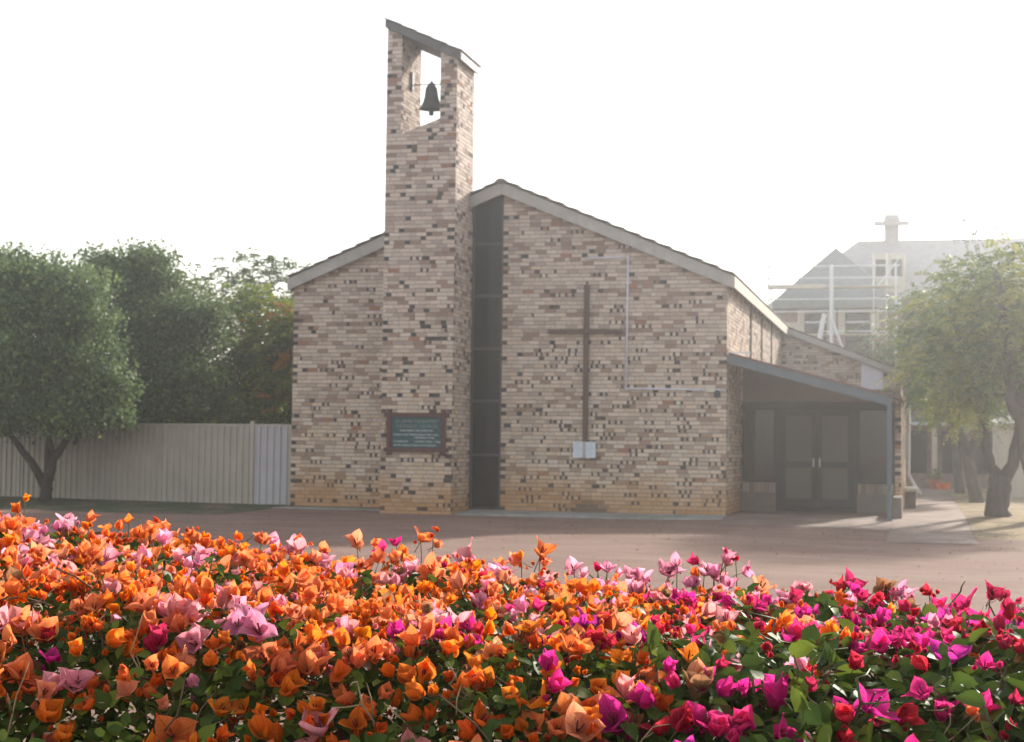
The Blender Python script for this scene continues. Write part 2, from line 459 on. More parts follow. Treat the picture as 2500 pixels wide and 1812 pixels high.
def brick_wall(b, O, a, n, poly, seed, darkp=.05, brokenp=lambda z: .12, pick=None, stain=True, glint=0):
    """courses of bricks standing proud of a mortar bed; poly is convex in (s, z), ccw"""
    O, a, n = Vector(O), Vector(a), Vector(n)
    zs = [p[1] for p in poly]; ss = [p[0] for p in poly]
    planes = []
    for i in range(len(poly)):
        p, q = poly[i], poly[(i + 1) % len(poly)]
        dx, dz = q[0] - p[0], q[1] - p[1]
        planes.append((dz, -dx, dz * p[0] - dx * p[1]))
    k0, k1 = int(math.floor(min(zs) / CH)), int(math.ceil(max(zs) / CH))
    for k in range(k0, k1):
        z0, z1 = k * CH + .0065, k * CH + CH - .0065
        s = min(ss); first = True; run = 0
        off = R.uniform(.05, .23) if k % 2 else 0
        while s < max(ss):
            kind = 'light'
            if first and off: L = off
            elif first and k % 2 == 0 and R.random() < .5: L = .105; kind = 'dark' if R.random() < .75 else 'light'
            elif run > 0:
                run -= 1
                if run % 2: L = R.uniform(.045, .10)
                else: L = R.uniform(.028, .052); kind = 'dark'
            else:
                if R.random() < brokenp(z0): run = R.choice([1, 2, 3, 4, 5, 6])
                if R.random() < darkp: L = .108; kind = 'dark'
                elif R.random() < .1: L = .108
                else: L = .230
            first = False
            e = s + L
            if max(ss) - e < .05: e = max(ss)
            if max(ss) - e < .13 and k % 2 == 0 and R.random() < .4 and max(ss) - s > .2: e = max(ss) - .105
            q = [(s, z0), (e, z0), (e, z1), (s, z1)]
            for pl in planes: 
                if len(q) > 2: q = clip(q, *pl)
            zc = (z0 + z1) / 2
            if len(q) > 2 and (max(p[0] for p in q) - min(p[0] for p in q)) > .012 and (max(p[1] for p in q) - min(p[1] for p in q)) > .012:
                col = brick_col(s, zc, kind, seed, stain)
                pr = R.uniform(.0, .004) + (R.uniform(.002, .006) if R.random() < .12 else 0)
                if kind == 'dark' and L < .06: pr = -.003
                if pick is not None and abs(L - .230) < 1e-6 and len(q) == 4 and abs(e - s - .230) < 1e-6 and abs(q[0][1] - z0) < 1e-6 and abs(max(p[1] for p in q) - z1) < 1e-6:
                    pick.append((O + a * (s + .115) + Vector((0, 0, zc)) + n * (pr - .02), col))
                else:
                    m = len(q); i = len(b.v)
                    jit = R.uniform(-.004, .004)
                    F = [O + a * p[0] + Vector((0, 0, p[1])) + n * (pr + (jit if t in (1, 2) else 0)) for t, p in enumerate(q)]
                    B = [O + a * p[0] + Vector((0, 0, p[1])) - n * .02 for p in q]
                    b.v += [tuple(x) for x in F + B]
                    b.f.append(tuple(range(i, i + m))); b.c.append(col); b.m.append(0)
                    for j in range(m):
                        jj = (j + 1) % m; b.f.append((i + jj, i + j, i + m + j, i + m + jj)); b.c.append(col); b.m.append(0)
            s = e + .009
            if e >= max(ss) - 1e-6: break

church = thing('church', (-4.9, 0, 0), 'brick church with tall bell tower, gabled roof and glazed side porch', 'church')
RW = 7.05; EV = 4.97; SL = (RW - EV) / 4.89       # roof slope
# --- front wall, right of the window, with its 300 single bricks
b = MB()
b.prism_y([(-4.91, -.15), (-.012, -.15), (-.012, EV), (-4.91, RW - .01)], .009, .25)
wall_r = b.build('front_wall', M['mortar'], church)
pick = []
b = MB()
brick_wall(b, (0, 0, 0), (1, 0, 0), (0, -1, 0), [(-4.905, 0), (-.001, 0), (-.001, EV - .02), (-4.905, RW - .03)], 1.3, .045,
           lambda z: .19 if z < 3.8 else .06, pick)
pick.sort(key=lambda p: (p[0] - CAM).length * (1 + .012 * p[0].z))
own, rest = pick[:300], pick[300:]
for p, c in rest:
    b.box(p.x - .115, p.y - .02 , p.z - .0365, p.x + .115, p.y + .004, p.z + .0365, c)
b.build('brickwork', M['brick'], wall_r, kind='stuff')
bb = MB(); bb.box(-.115, -.02, -.0365, .115, .02, .0365)
bm0 = bpy.data.meshes.new('brick'); bm0.from_pydata(bb.v, [], bb.f); bm0.materials.append(M['brick1'])
for p, c in own:
    o = bpy.data.objects.new('brick', bm0); o.color = (*c, 1)
    link(o, wall_r, p)
# --- front wall, left of the tower
b = MB()
b.prism_y([(-9.768, -.15), (-7.0, -.15), (-7.0, RW - SL * 2.1), (-9.768, EV)], .009, .25)
wl = b.build('front_wall', M['mortar'], church)
b = MB()
brick_wall(b, (0, 0, 0), (1, 0, 0), (0, -1, 0), [(-9.775, 0), (-7.19, 0), (-7.19, RW - SL * 2.29), (-9.775, EV - .02)], 4.1, .045,
           lambda z: .16 if z < 3.2 else .05)
b.build('brickwork', M['brick'], wl, kind='stuff')
# --- side walls and back wall
b = MB(); b.box(-.25, .26, -.15, -.009, 14.3, EV); sw = b.build('side_wall', M['mortar'], church)
b = MB()
strip_y = [4.95, 7.75, 10.6]
prev = .022
for i, y in enumerate(strip_y + [14.28]):
    brick_wall(b, (0, 0, 0), (0, 1, 0), (1, 0, 0), [(prev, 0), (y - .2, 0), (y - .2, EV - .02), (prev, EV - .02)], 7.7 + i, .03, lambda z: .05)
    prev = y + .2
b.build('brickwork', M['brick'], sw, kind='stuff')
for y in strip_y:
    b = MB(); b.box(-.008, y - .19, 2.2, .014, y + .19, EV - .03); f_ = b.build('dark_strip', M['strip'], sw)  # flat matt dark strip, slightly proud of the wall, nothing open behind
b = MB(); b.box(-9.77, .26, -.15, -9.52, 14.3, EV); b.build('side_wall', M['mortar'], church)
b = MB(); b.prism_y([(-9.77, -.15), (-.01, -.15), (-.01, EV), (-4.9, RW), (-9.77, EV)], 14.31, 14.5); b.build('rear_wall', M['mortar'], church)

# --- tall window
b = MB(); gx0, gx1 = -5.62, -4.915
zt = lambda x: RW - SL * abs(x + 4.92) - .03
b.box(gx0, .03, .0, gx0 + .05, .11, zt(gx0) - .02); b.box(gx1 - .045, .03, 0, gx1 - .002, .11, zt(gx1) - .03)
b.box(gx0 + .052, .032, 0, gx1 - .047, .11, .05)
tw = b.build('tall_window', M['winframe'], church)
lv = [.05, 1.2, 2.38, 3.53, 4.69, 5.84]
for i, z in enumerate(lv):
    z1 = lv[i + 1] - .03 if i < 5 else None
    b = MB()
    x0, x1 = gx0 + .05, gx1 - .045
    if z1: b.prism_y([(x0, z + .03), (x1, z + .03), (x1, z1), (x0, z1)], .07, .08)
    else: b.prism_y([(x0, z + .03), (x1, z + .03), (x1, zt(x1) - .02), (x0, zt(x0) - .02)], .07, .08)
    b.build('pane', M['tint'], tw)
    if i:
        b = MB(); b.box(x0, .04, z - .028, x1, .10, z + .028); b.build('transom', M['winframe'], tw)
b = MB(); b.box(-5.6, .4, 0, -4.93, .45, 6.6); b.build('interior_screen', M['interior'], church)
b = MB(); b.box(-5.62, -.02, -.1, -4.92, .3, .0); b.build('window_sill', M['slab'], church)

# --- bell tower
TX0, TX1, TY0, TY1 = -7.2, -5.63, -1.37, .05
und = lambda x: 10.37 - .455 * (x + 7.2)          # underside of the tower roof
OX0, OX1 = -6.87, -6.0
sill = lambda x: 8.06 + .36 * (x - OX0)
m_ = .009
b = MB()
b.prism_y([(TX0 + m_, -.2), (TX1 - m_, -.2), (TX1 - m_, sill(OX1)), (OX1, sill(OX1)), (OX0, sill(OX0)), (TX0 + m_, sill(OX0))], TY0 + m_, TY1 - m_)
b.prism_y([(TX0 + m_, sill(OX0)), (OX0 - m_, sill(OX0)), (OX0 - m_, und(OX0)), (TX0 + m_, und(TX0))], TY0 + m_, TY1 - m_)
b.prism_y([(OX1 + m_, sill(OX1)), (TX1 - m_, sill(OX1)), (TX1 - m_, und(TX1)), (OX1 + m_, und(OX1))], TY0 + m_, TY1 - m_)
tower = b.build('bell_tower', M['mortar'], church)
b = MB(); tb = lambda z: .07 if z < 4 else .03
F = ((0, TY0, 0), (1, 0, 0), (0, -1, 0))
brick_wall(b, *F, [(TX0, -.12), (TX1 - .001, -.12), (TX1 - .001, sill(OX1)), (OX1, sill(OX1)), (OX0, sill(OX0)), (TX0, sill(OX0))][:4] and [(TX0, -.12), (TX1 - .001, -.12), (TX1 - .001, sill(OX0) - .001), (TX0, sill(OX0) - .001)], 9.2, .13, tb)
brick_wall(b, *F, [(OX0, sill(OX0)), (OX1, sill(OX0)), (OX1, sill(OX1))], 9.2, .13, tb)
brick_wall(b, *F, [(OX1, sill(OX0)), (TX1 - .001, sill(OX0)), (TX1 - .001, und(TX1) - .01), (OX1, und(OX1) - .01)], 9.2, .13, tb)
brick_wall(b, *F, [(TX0, sill(OX0)), (OX0 - .001, sill(OX0)), (OX0 - .001, und(OX0) - .01), (TX0, und(TX0) - .01)], 9.2, .13, tb)
brick_wall(b, (TX1, 0, 0), (0, 1, 0), (1, 0, 0), [(TY0 + .022, -.12), (TY1, -.12), (TY1, und(TX1) - .01), (TY0 + .022, und(TX1) - .01)], 12.2, .08, tb)
brick_wall(b, (OX0, 0, 0), (0, 1, 0), (1, 0, 0), [(TY0 + .022, sill(OX0)), (TY1, sill(OX0)), (TY1, und(OX0) - .01), (TY0 + .022, und(OX0) - .01)], 13.2, .06, tb)
brick_wall(b, (OX1, 0, 0), (0, -1, 0), (-1, 0, 0), [(-TY1, sill(OX1)), (-TY0 - .022, sill(OX1)), (-TY0 - .022, und(OX1) - .01), (-TY1, und(OX1) - .01)], 13.9, .06, tb)
brick_wall(b, (TX0, 0, 0), (0, -1, 0), (-1, 0, 0), [(-TY1, -.12), (-TY0 - .022, -.12), (-TY0 - .022, und(TX0) - .01), (-TY1, und(TX0) - .01)], 15.2, .08, tb)
b.build('brickwork', M['brick'], tower, kind='stuff')
# tower roof: boards, soffit, tiles
rt_ = lambda x: und(x) + .06
x0, x1 = TX0 - .03, TX1 + .09
b = MB(); b.prism_y([(x0, und(x0) + .004), (x1, und(x1) + .004), (x1, rt_(x1)), (x0, rt_(x0))], TY0 - .05, TY1 + .05)
trf = b.build('tower_roof', M['soffit'], church)
b = MB(); b.prism_y([(x0, und(x0) + .0), (x1, und(x1) + .0), (x1, und(x1) + .17), (x0, und(x0) + .17)], TY0 - .085, TY0 - .052)
b.build('barge_board', M['towerboard'], trf)
b = MB(); b.box(x1 + .002, TY0 - .08, und(x1) - .01, x1 + .028, TY1 + .06, und(x1) + .15); b.build('eave_board', M['cream'], trf)
for i in range(5):
    ta, tb2 = x0 - .03 + i * .345, x0 - .03 + (i + 1) * .345 + .05
    for j in range(5):
        b = MB(); ya = TY0 - .12 + j * .33; yb = ya + .322
        za, zb = und(ta) + .175, und(tb2) + .19
        ym = (ya + yb) / 2
        b.hexa([(ta, ya, za), (tb2, ya, zb), (tb2, yb, zb), (ta, yb, za), (ta, ya, za + .02), (tb2, ya, zb + .028), (tb2, yb, zb + .028), (ta, yb, za + .02)])
        b.build('roof_tile', M['tile'], trf)
b = MB(); b.prism_y([(x0, rt_(x0) + .002), (x1, rt_(x1) + .002), (x1, und(x1) + .172), (x0, und(x0) + .172)], TY0 - .05, TY1 + .05); b.build('roof_batten', M['soffit'], trf)

# --- main roof
YR0, YR1 = -.2, 14.7
top = lambda x: 7.17 - .418 * abs(x + 4.92)
XE0, XE1 = -9.84, .15
b = MB()
b.prism_y([(XE0, top(XE0) - .06), (XE0, top(XE0) - .20), (-4.92, top(-4.92) - .20), (XE1, top(XE1) - .20), (XE1, top(XE1) - .06), (-4.92, top(-4.92) - .06)], YR0 + .04, YR1)
roof = b.build('roof', M['soffit'], church)
def barge(xa, xb, dep=.27):
    n = max(1, round(abs(xb - xa) / 1.75)); st = (xb - xa) / n
    for i in range(n):
        p, q = xa + st * i, xa + st * (i + 1) - .006 * (1 if i < n - 1 else 0)
        j = R.uniform(-.004, .004)
        b = MB(); b.prism_y([(p, top(p) - dep + j), (q, top(q) - dep + j), (q, top(q) - .005 + j), (p, top(p) - .005 + j)], YR0 + R.uniform(0, .004), YR0 + .036)
        b.build('barge_board', M['board'], roof)
barge(XE0, TX0 - .01); barge(TX1 + .01, -4.925); barge(-4.915, XE1)
# soffit liner under the overhang
for xa, xb in ((XE0, TX0 - .01), (TX1 + .01, -4.925), (-4.915, XE1)):
    b = MB(); b.prism_y([(xa, top(xa) - .235), (xb, top(xb) - .235), (xb, top(xb) - .215), (xa, top(xa) - .215)], YR0 + .04, .0); b.build('soffit_lining', M['cream'], roof)
b = MB(); b.box(XE1 + .002, YR0, top(XE1) - .26, XE1 + .03, YR1, top(XE1) - .02); b.build('eave_board', M['cream'], roof)
b = MB(); b.box(XE0 - .03, YR0, top(XE0) - .26, XE0 - .002, YR1, top(XE0) - .02); b.build('eave_board', M['board'], roof)
# tiles: verge tiles one by one, the rest of each course joined
rest_t = MB()
def slope_tile(b, side, i, ya, yb, dz=0):
    g = .335 if side > 0 else .327; d0, d1 = i * g, (i + 1) * g + .06
    X = lambda d: -4.92 + side * d
    ta = lambda d: 7.17 - .418 * d
    z0, z1 = ta(d0) + .002 + dz, ta(d1) + .042 + dz
    pts = [(X(d0), z0), (X(d1), z1)]
    xs_ = [X(d0), X(d1)] if side > 0 else [X(d1), X(d0)]
    zz = [z0, z1] if side > 0 else [z1, z0]
    b.hexa([(xs_[0], ya, zz[0]), (xs_[1], ya, zz[1]), (xs_[1], yb, zz[1]), (xs_[0], yb, zz[0]),
            (xs_[0], ya, zz[0] + .025), (xs_[1], ya, zz[1] + .03), (xs_[1], yb, zz[1] + .03), (xs_[0], yb, zz[0] + .025)])
for side in (-1, 1):
    for i in range(15):
        xm = -4.92 + side * (i + .5) * .335
        for j in range(46):
            ya = YR0 - .06 + j * .33
            if TX0 - .15 < xm < TX1 + .15 and ya < .1: continue
            if j == 0 or (TX0 - .15 < xm < TX1 + .15 and ya < .4):
                b = MB(); slope_tile(b, side, i, ya, ya + .322, R.uniform(-.005, .008)); b.build('roof_tile', M['tile'], roof)
            else: slope_tile(rest_t, side, i, ya, ya + .322, R.uniform(-.003, .005))
rest_t.build('roof_tiling', M['tile'], roof, kind='stuff')
for j in range(37):
    b = MB(); ya = YR0 - .07 + j * .405
    b.prism_y([(-5.07, 7.14), (-4.77, 7.14), (-4.80, 7.19), (-4.87, 7.235), (-4.97, 7.235), (-5.04, 7.19)], ya, ya + .4); b.build('ridge_tile', M['tile'], roof)

# --- porch at the right side
PB = lambda x: 3.41 - .263 * x                     # top of the sloping steel beam
b = MB(); b.prism_y([(.03, PB(.03) - .2), (3.38, PB(3.38) - .2), (3.38, PB(3.38)), (.03, PB(.03))], -.02, .05); b.build('porch_beam', M['steel'], church)
b = MB(); b.prism_y([(.04, PB(.04) + .002), (3.62, PB(3.62) + .002), (3.62, PB(3.62) + .035), (.04, PB(.04) + .035)], -.07, 3.4); b.build('porch_roof', M['sheet'], church)
b = MB(); b.prism_y([(.04, PB(.04) - .05), (3.5, PB(3.5) - .05), (3.5, PB(3.5) - .03), (.04, PB(.04) - .03)], .055, 2.98); b.build('porch_ceiling', M['infill'], church)
b = MB(); b.box(3.31, -.035, -.3, 3.40, .055, PB(3.36) - .01); b.build('porch_post', M['steel'], church, bevel=.006)
b = MB(); b.box(.02, -.05, PB(.1) + .03, .5, .0, PB(.1) + .055); b.build('flashing', M['galv'], church)
DY = 3.0
b = MB(); b.prism_y([(.012, 2.50), (3.42, 2.50), (3.42, PB(3.42) - .055), (.012, PB(.012) - .055)], DY, DY + .08); b.build('infill_panel', M['infill'], church)
b = MB(); b.box(.012, DY - .03, 2.36, 3.42, DY + .10, 2.497); b.build('lintel', M['doorframe'], church)
def leaf_door(x0, x1, hx):
    b = MB(); z0, z1 = .1, 2.3; y0, y1 = DY + .01, DY + .06
    b.box(x0, y0, z0, x0 + .11, y1, z1); b.box(x1 - .11, y0, z0, x1, y1, z1)
    for a, c in ((z0, z0 + .2), (1.0, 1.14), (z1 - .12, z1)): b.box(x0 + .111, y0 + .002, a, x1 - .111, y1 - .002, c)
    d = b.build('porch_door', M['doorframe'], church)
    for a, c in ((z0 + .2, 1.0), (1.14, z1 - .12)):
        b = MB(); b.box(x0 + .11, DY + .03, a, x1 - .11, DY + .036, c); b.build('pane', M['screen'], d)
    b = MB(); b.bar((hx, DY - .03, 1.02), (hx, DY - .03, 1.22), .025, .025); b.box(hx - .012, DY - .028, 1.05, hx + .012, DY + .012, 1.07); b.box(hx - .012, DY - .028, 1.17, hx + .012, DY + .012, 1.19)
    b.build('door_handle', M['galv'], d)
leaf_door(.90, 1.695, 1.63); leaf_door(1.705, 2.5, 1.77)
b = MB(); b.box(.80, DY - .02, .0, .895, DY + .08, 2.36); b.box(2.505, DY - .02, 0, 2.60, DY + .08, 2.36); b.box(.896, DY - .018, 2.303, 2.504, DY + .078, 2.358); b.box(.896, DY - .018, 0.0, 2.504, DY + .078, .085)
b.build('door_frame', M['doorframe'], church)
for x0, x1 in ((.03, .79), (2.61, 3.40)):
    b = MB(); b.box(x0, DY, .66, x0 + .05, DY + .07, 2.358); b.box(x1 - .05, DY, .66, x1, DY + .07, 2.358); b.box(x0 + .051, DY + .002, .66, x1 - .051, DY + .068, .71); b.box(x0 + .051, DY + .002, 2.3, x1 - .051, DY + .068, 2.357)
    if x0 < 1: b.box(x0 + .25, DY + .003, .711, x0 + .28, DY + .067, 2.299)
    sl_ = b.build('sidelight', M['doorframe'], church)
    b = MB(); b.box(x0 + .04, DY + .03, .70, x1 - .04, DY + .036, 2.31); b.build('pane', M['glass'], sl_)
    b = MB(); b.box(x0 - .015, DY - .03, -.1, x1 + .005, DY + .09, .42); dw = b.build('dwarf_wall', M['dwarf'], church)
    b = MB(); n_ = 9; wd = (x1 - x0) / n_
    for i in range(n_): 
        c = brick_col(i * 3.1, 3, 'light', 3, False); c = tuple(q * .55 for q in c)
        bb = MB(); bb.box(x0 + i * wd + .004, DY - .05, .425, x0 + (i + 1) * wd - .004, DY + .09, .65); o = bb.build('sill_brick', M['brick1'], dw); o.color = (*c, 1)
# room behind the glass
b = MB(); b.box(.012, 6.2, 0, 3.45, 6.25, 2.9); b.box(.012, DY + .1, -.02, 3.45, 6.2, .0); b.box(.012, DY + .09, 2.5, 3.45, 6.2, 2.53); b.build('porch_room', M['interior'], church)
for x0, x1, z0 in ((.42, .72, .75), (1.05, 1.6, .2), (1.9, 2.35, .2)):
    b = MB()
    n_ = 7
    for i in range(n_):
        xa, xb = x0 + (x1 - x0) * i / n_, x0 + (x1 - x0) * (i + 1) / n_
        b.hexa([(xa, 3.35 + .04 * (i % 2), z0), (xb, 3.35 + .04 * ((i + 1) % 2), z0), (xb, 3.37 + .04 * ((i + 1) % 2), z0), (xa, 3.37 + .04 * (i % 2), z0),
                (xa, 3.35 + .04 * (i % 2), 2.25), (xb, 3.35 + .04 * ((i + 1) % 2), 2.25), (xb, 3.37 + .04 * ((i + 1) % 2), 2.25), (xa, 3.37 + .04 * (i % 2), 2.25)])
    b.build('curtain', M['curtain'], church)
b = MB(); b.box(3.43, DY - .01, -.1, 3.55, 14.28, 2.9); pr = b.build('porch_side_wall', M['mortar'], church)
b = MB(); brick_wall(b, (3.56, 0, 0), (0, 1, 0), (1, 0, 0), [(DY, 0), (14.25, 0), (14.25, 2.75), (DY, 2.75)], 21, .05, lambda z: .1)
brick_wall(b, (0, DY - .02, 0), (1, 0, 0), (0, -1, 0), [(3.425, 0), (3.559, 0), (3.559, 2.4), (3.425, 2.4)], 22, .1, lambda z: .1)
b.build('brickwork', M['brick'], pr, kind='stuff')
b = MB(); b.box(3.42, .8, -.12, 3.60, 2.7, .42); b.build('low_side_wall', M['dwarf'], church)
# --- transept wing behind the porch
WT = lambda x: 4.93 - .385 * x
b = MB(); b.prism_y([(-.01, 0), (3.55, 0), (3.55, WT(3.55) - .02), (-.01, WT(0) - .02)], 14.30, 14.55); wg = b.build('wing_wall', M['mortar'], church)
b = MB()
brick_wall(b, (0, 14.29, 0), (1, 0, 0), (0, -1, 0), [(.0, 0), (2.28, 0), (2.28, WT(2.28) - .03), (.0, WT(0) - .03)], 31, .06, lambda z: .1)
brick_wall(b, (0, 14.29, 0), (1, 0, 0), (0, -1, 0), [(2.92, 0), (3.56, 0), (3.56, WT(3.56) - .03), (2.92, WT(2.92) - .03)], 32, .06, lambda z: .1)
b.build('brickwork', M['brick'], wg, kind='stuff')
b = MB(); b.prism_y([(2.285, 2.7), (2.915, 2.7), (2.915, WT(2.915) - .03), (2.285, WT(2.285) - .03)], 14.27, 14.298); b.build('wall_panel', M['pvc'], wg)
b = MB(); b.prism_y([(-.02, WT(0) - .03), (3.7, WT(3.7) - .03), (3.7, WT(3.7) + .15), (-.02, WT(0) + .15)], 14.08, 14.13); b.build('barge_board', M['board'], church)
b = MB(); b.prism_y([(-.02, WT(0) - .02), (3.7, WT(3.7) - .02), (3.7, WT(3.7) + .12), (-.02, WT(0) + .12)], 14.135, 22); wr = b.build('wing_roof', M['soffit'], church)
for i in range(11):
    b = MB(); xa, xb = -.02 + i * .34, -.02 + (i + 1) * .34 + .05
    b.hexa([(xa, 14.04, WT(xa) + .152), (xb, 14.04, WT(xb) + .175), (xb, 22, WT(xb) + .175), (xa, 22, WT(xa) + .152),
            (xa, 14.04, WT(xa) + .177), (xb, 14.04, WT(xb) + .205), (xb, 22, WT(xb) + .205), (xa, 22, WT(xa) + .177)]); b.build('roof_tile_course', M['tile'], wr)

# ------------------------------------------------------------------ things on the church
bell = thing('bell', (-6.4, -.68, 8.57), 'dark bronze bell hanging in the open top of the brick tower', 'bell')
b = MB(); b.lathe([(0, .70), (.06, .69), (.11, .655), (.135, .60), (.145, .5), (.16, .40), (.185, .31), (.225, .22), (.262, .165), (.268, .15), (.25, .15), (.16, .35), (.1, .6), (0, .62)], (-6.4, -.68, 8.57), 28); b.build('bell_body', M['bell'], bell, smooth=True)
b = MB(); b.tube([(-6.4, -.68, 9.1), (-6.4, -.68, 8.74)], .02, 8); b.lathe([(0, 0), (.045, .01), (.06, .05), (.05, .11), (.03, .16), (0, .17)], (-6.4, -.68, 8.575), 14); b.build('clapper', M['bell'], bell, smooth=True)
b = MB(); b.box(-6.47, -.72, 9.25, -6.33, -.64, 9.29); b.lathe([(.05, 0), (.04, .03), (.012, .06), (0, .09)], (-6.4, -.68, 9.29), 10); b.build('headstock', M['bell'], bell)
b = MB(); b.tube([(-6.87, -.68, 9.27), (-6.0, -.68, 9.27)], .014, 8); b.build('axle', M['bell'], bell)
b = MB(); b.box(-6.868, -.74, 9.16, -6.82, -.62, 9.55); b.build('bracket', M['bell'], bell)
b = MB(); b.box(-6.05, -.74, 9.2, -6.004, -.62, 9.34); b.build('bracket', M['bell'], bell)

cx_ = thing('wall_cross', (-3.02, -.06, 1.5), 'tall brown timber cross fixed flat on the brick front wall', 'cross')
b = MB(); b.box(-3.075, -.105, 1.52, -2.968, -.012, 4.9); b.build('upright', M['timber'], cx_, bevel=.006)
b = MB(); b.box(-3.86, -.135, 3.845, -2.23, -.03, 3.93); b.build('crossarm', M['timber'], cx_, bevel=.006)
nt_ = thing('notice', (-3.03, -.13, 1.16), 'pale double-page notice fixed below the foot of the wall cross', 'notice')
for x0, x1 in ((-3.27, -3.06), (-2.99, -2.78)):
    b = MB(); b.box(x0, -.132, 1.165, x1, -.126, 1.51); pg = b.build('notice_page', M['paper'], nt_)
    for i in range(6):
        b = MB(); w_ = R.uniform(.08, .16); b.box(x0 + .03, -.1335, 1.46 - i * .045, x0 + .03 + w_, -.1325, 1.467 - i * .045); b.build('print_line', M['print'], pg)
b = MB(); b.box(-3.265, -.124, 1.17, -2.785, -.008, 1.505); b.build('backing_board', M['board'], nt_)

sg = thing('sign_board', (-6.4, -1.42, 1.15), 'green church notice board in a red-brown frame on the tower', 'sign')
sx0, sx1, sz0, sz1 = -6.98, -5.82, 1.3, 2.02
b = MB(); b.box(sx0, -1.412, sz0, sx1, -1.376, sz1); b.build('board', M['signboard'], sg)
for z in (sz0 - .01, sz1 + .01):
    b = MB(); b.box(sx0 - .13, -1.452, z - .045, sx1 + .13, -1.374, z + .045); b.build('frame_rail', M['signframe'], sg, bevel=.005)
for x in (sx0 - .02, sx1 + .02):
    b = MB(); b.box(x - .045, -1.46, sz0 - .13, x + .045, -1.378, sz1 + .13); b.build('frame_rail', M['signframe'], sg, bevel=.005)
def text(s, x, z, size, m, align='LEFT', parent=sg, y=-1.4145, shear=0.0):
    cu = bpy.data.curves.new('t', 'FONT'); cu.body = s; cu.size = size; cu.align_x = align; cu.extrude = .001; cu.shear = shear
    cu.resolution_u = 2
    to = bpy.data.objects.new('t', cu); COL.objects.link(to)
    bpy.context.view_layer.update()
    me = bpy.data.meshes.new_from_object(to.evaluated_get(bpy.context.evaluated_depsgraph_get()))
    bpy.data.objects.remove(to)
    me.transform(Matrix.Rotation(math.pi / 2, 4, 'X')); me.materials.append(m); me.name = 'lettering'
    return link(bpy.data.objects.new('lettering', me), parent, (x, y, z))
text('ST JOHN THE BAPTIST', -6.4, 1.86, .094, M['lettering2'], 'CENTER', shear=.2)
text('CATHOLIC CHURCH', -6.4, 1.755, .098, M['lettering2'], 'CENTER', shear=.2)
text('YOUR PARISH WELCOMES YOU', -6.4, 1.68, .052, M['lettering'], 'CENTER')
text('SUNDAY MASS TIMES', -6.9, 1.595, .049, M['lettering'])
text('SATURDAY VIGIL 5.30pm', -6.44, 1.595, .049, M['lettering'])
text('WEDNESDAY 9.30am', -6.44, 1.53, .049, M['lettering'])
text('CONFESSIONS', -6.9, 1.45, .049, M['lettering'])
text('SATURDAY 4.30pm - 5.00pm', -6.44, 1.45, .049, M['lettering'])
text('BEFORE WEEKDAY MASSES OR ON REQUEST', -6.9, 1.37, .047, M['lettering'])

cp = thing('conduit_pipe', (-2.13, -.03, 2.65), 'pale lilac conduit pipe bent across the brick wall beside the cross', 'conduit')
for a, c in (((-3.08, -.03, 5.48), (-2.13, -.03, 5.49)), ((-2.13, -.03, 5.49), (-2.14, -.03, 2.66)), ((-2.14, -.03, 2.66), (-.02, -.03, 2.64))):
    b = MB(); b.tube([a, c], .021, 10); b.build('pipe', M['pvc'], cp, smooth=True)
for p in ((-2.13, -.03, 5.49), (-2.14, -.03, 2.66)):
    b = MB(); b.box(p[0] - .022, -.052, p[2] - .022, p[0] + .022, -.008, p[2] + .022); b.build('elbow', M['pvc'], cp, bevel=.008)
for p in ((-2.6, 5.485), (-1.6, 2.655), (-1.0, 2.65), (-.6, 2.645)):
    b = MB(); b.box(p[0] - .012, -.05, p[1] - .022, p[0] + .012, -.002, p[1] + .022); b.build('clip', M['pvc'], cp)
for z in (5.0, 4.4, 3.8, 3.2):
    b = MB(); b.box(-2.157, -.05, z - .012, -2.113, -.002, z + .012); b.build('clip', M['pvc'], cp)
b = MB(); b.box(-.42, -.06, 2.59, -.24, -.004, 2.68); b.build('junction_box', M['render'], cp)
sc = thing('security_light', (-.2, -.1, 2.5), 'small black security light under the conduit near the wall corner', 'light')
b = MB(); b.box(-.235, -.05, 2.56, -.165, -.0, 2.63); b.build('mount', M['black'], sc)
b = MB(); b.hexa([(-.25, -.2, 2.47), (-.12, -.2, 2.47), (-.12, -.05, 2.5), (-.25, -.05, 2.5), (-.25, -.19, 2.55), (-.12, -.19, 2.55), (-.12, -.05, 2.6), (-.25, -.05, 2.6)]); b.build('lamp_head', M['black'], sc, bevel=.006)
dp = thing('downpipe', (.05, .12, 0), 'thin grey pipe with pale tap fitting on wall inside porch corner', 'pipe')
b = MB(); b.tube([(.03, .14, 2.6), (.03, .14, 1.45)], .014, 8); b.build('pipe', M['board'], dp)
b = MB(); b.box(.008, .1, 1.36, .07, .18, 1.45); b.build('fitting', M['render'], dp, bevel=.008)

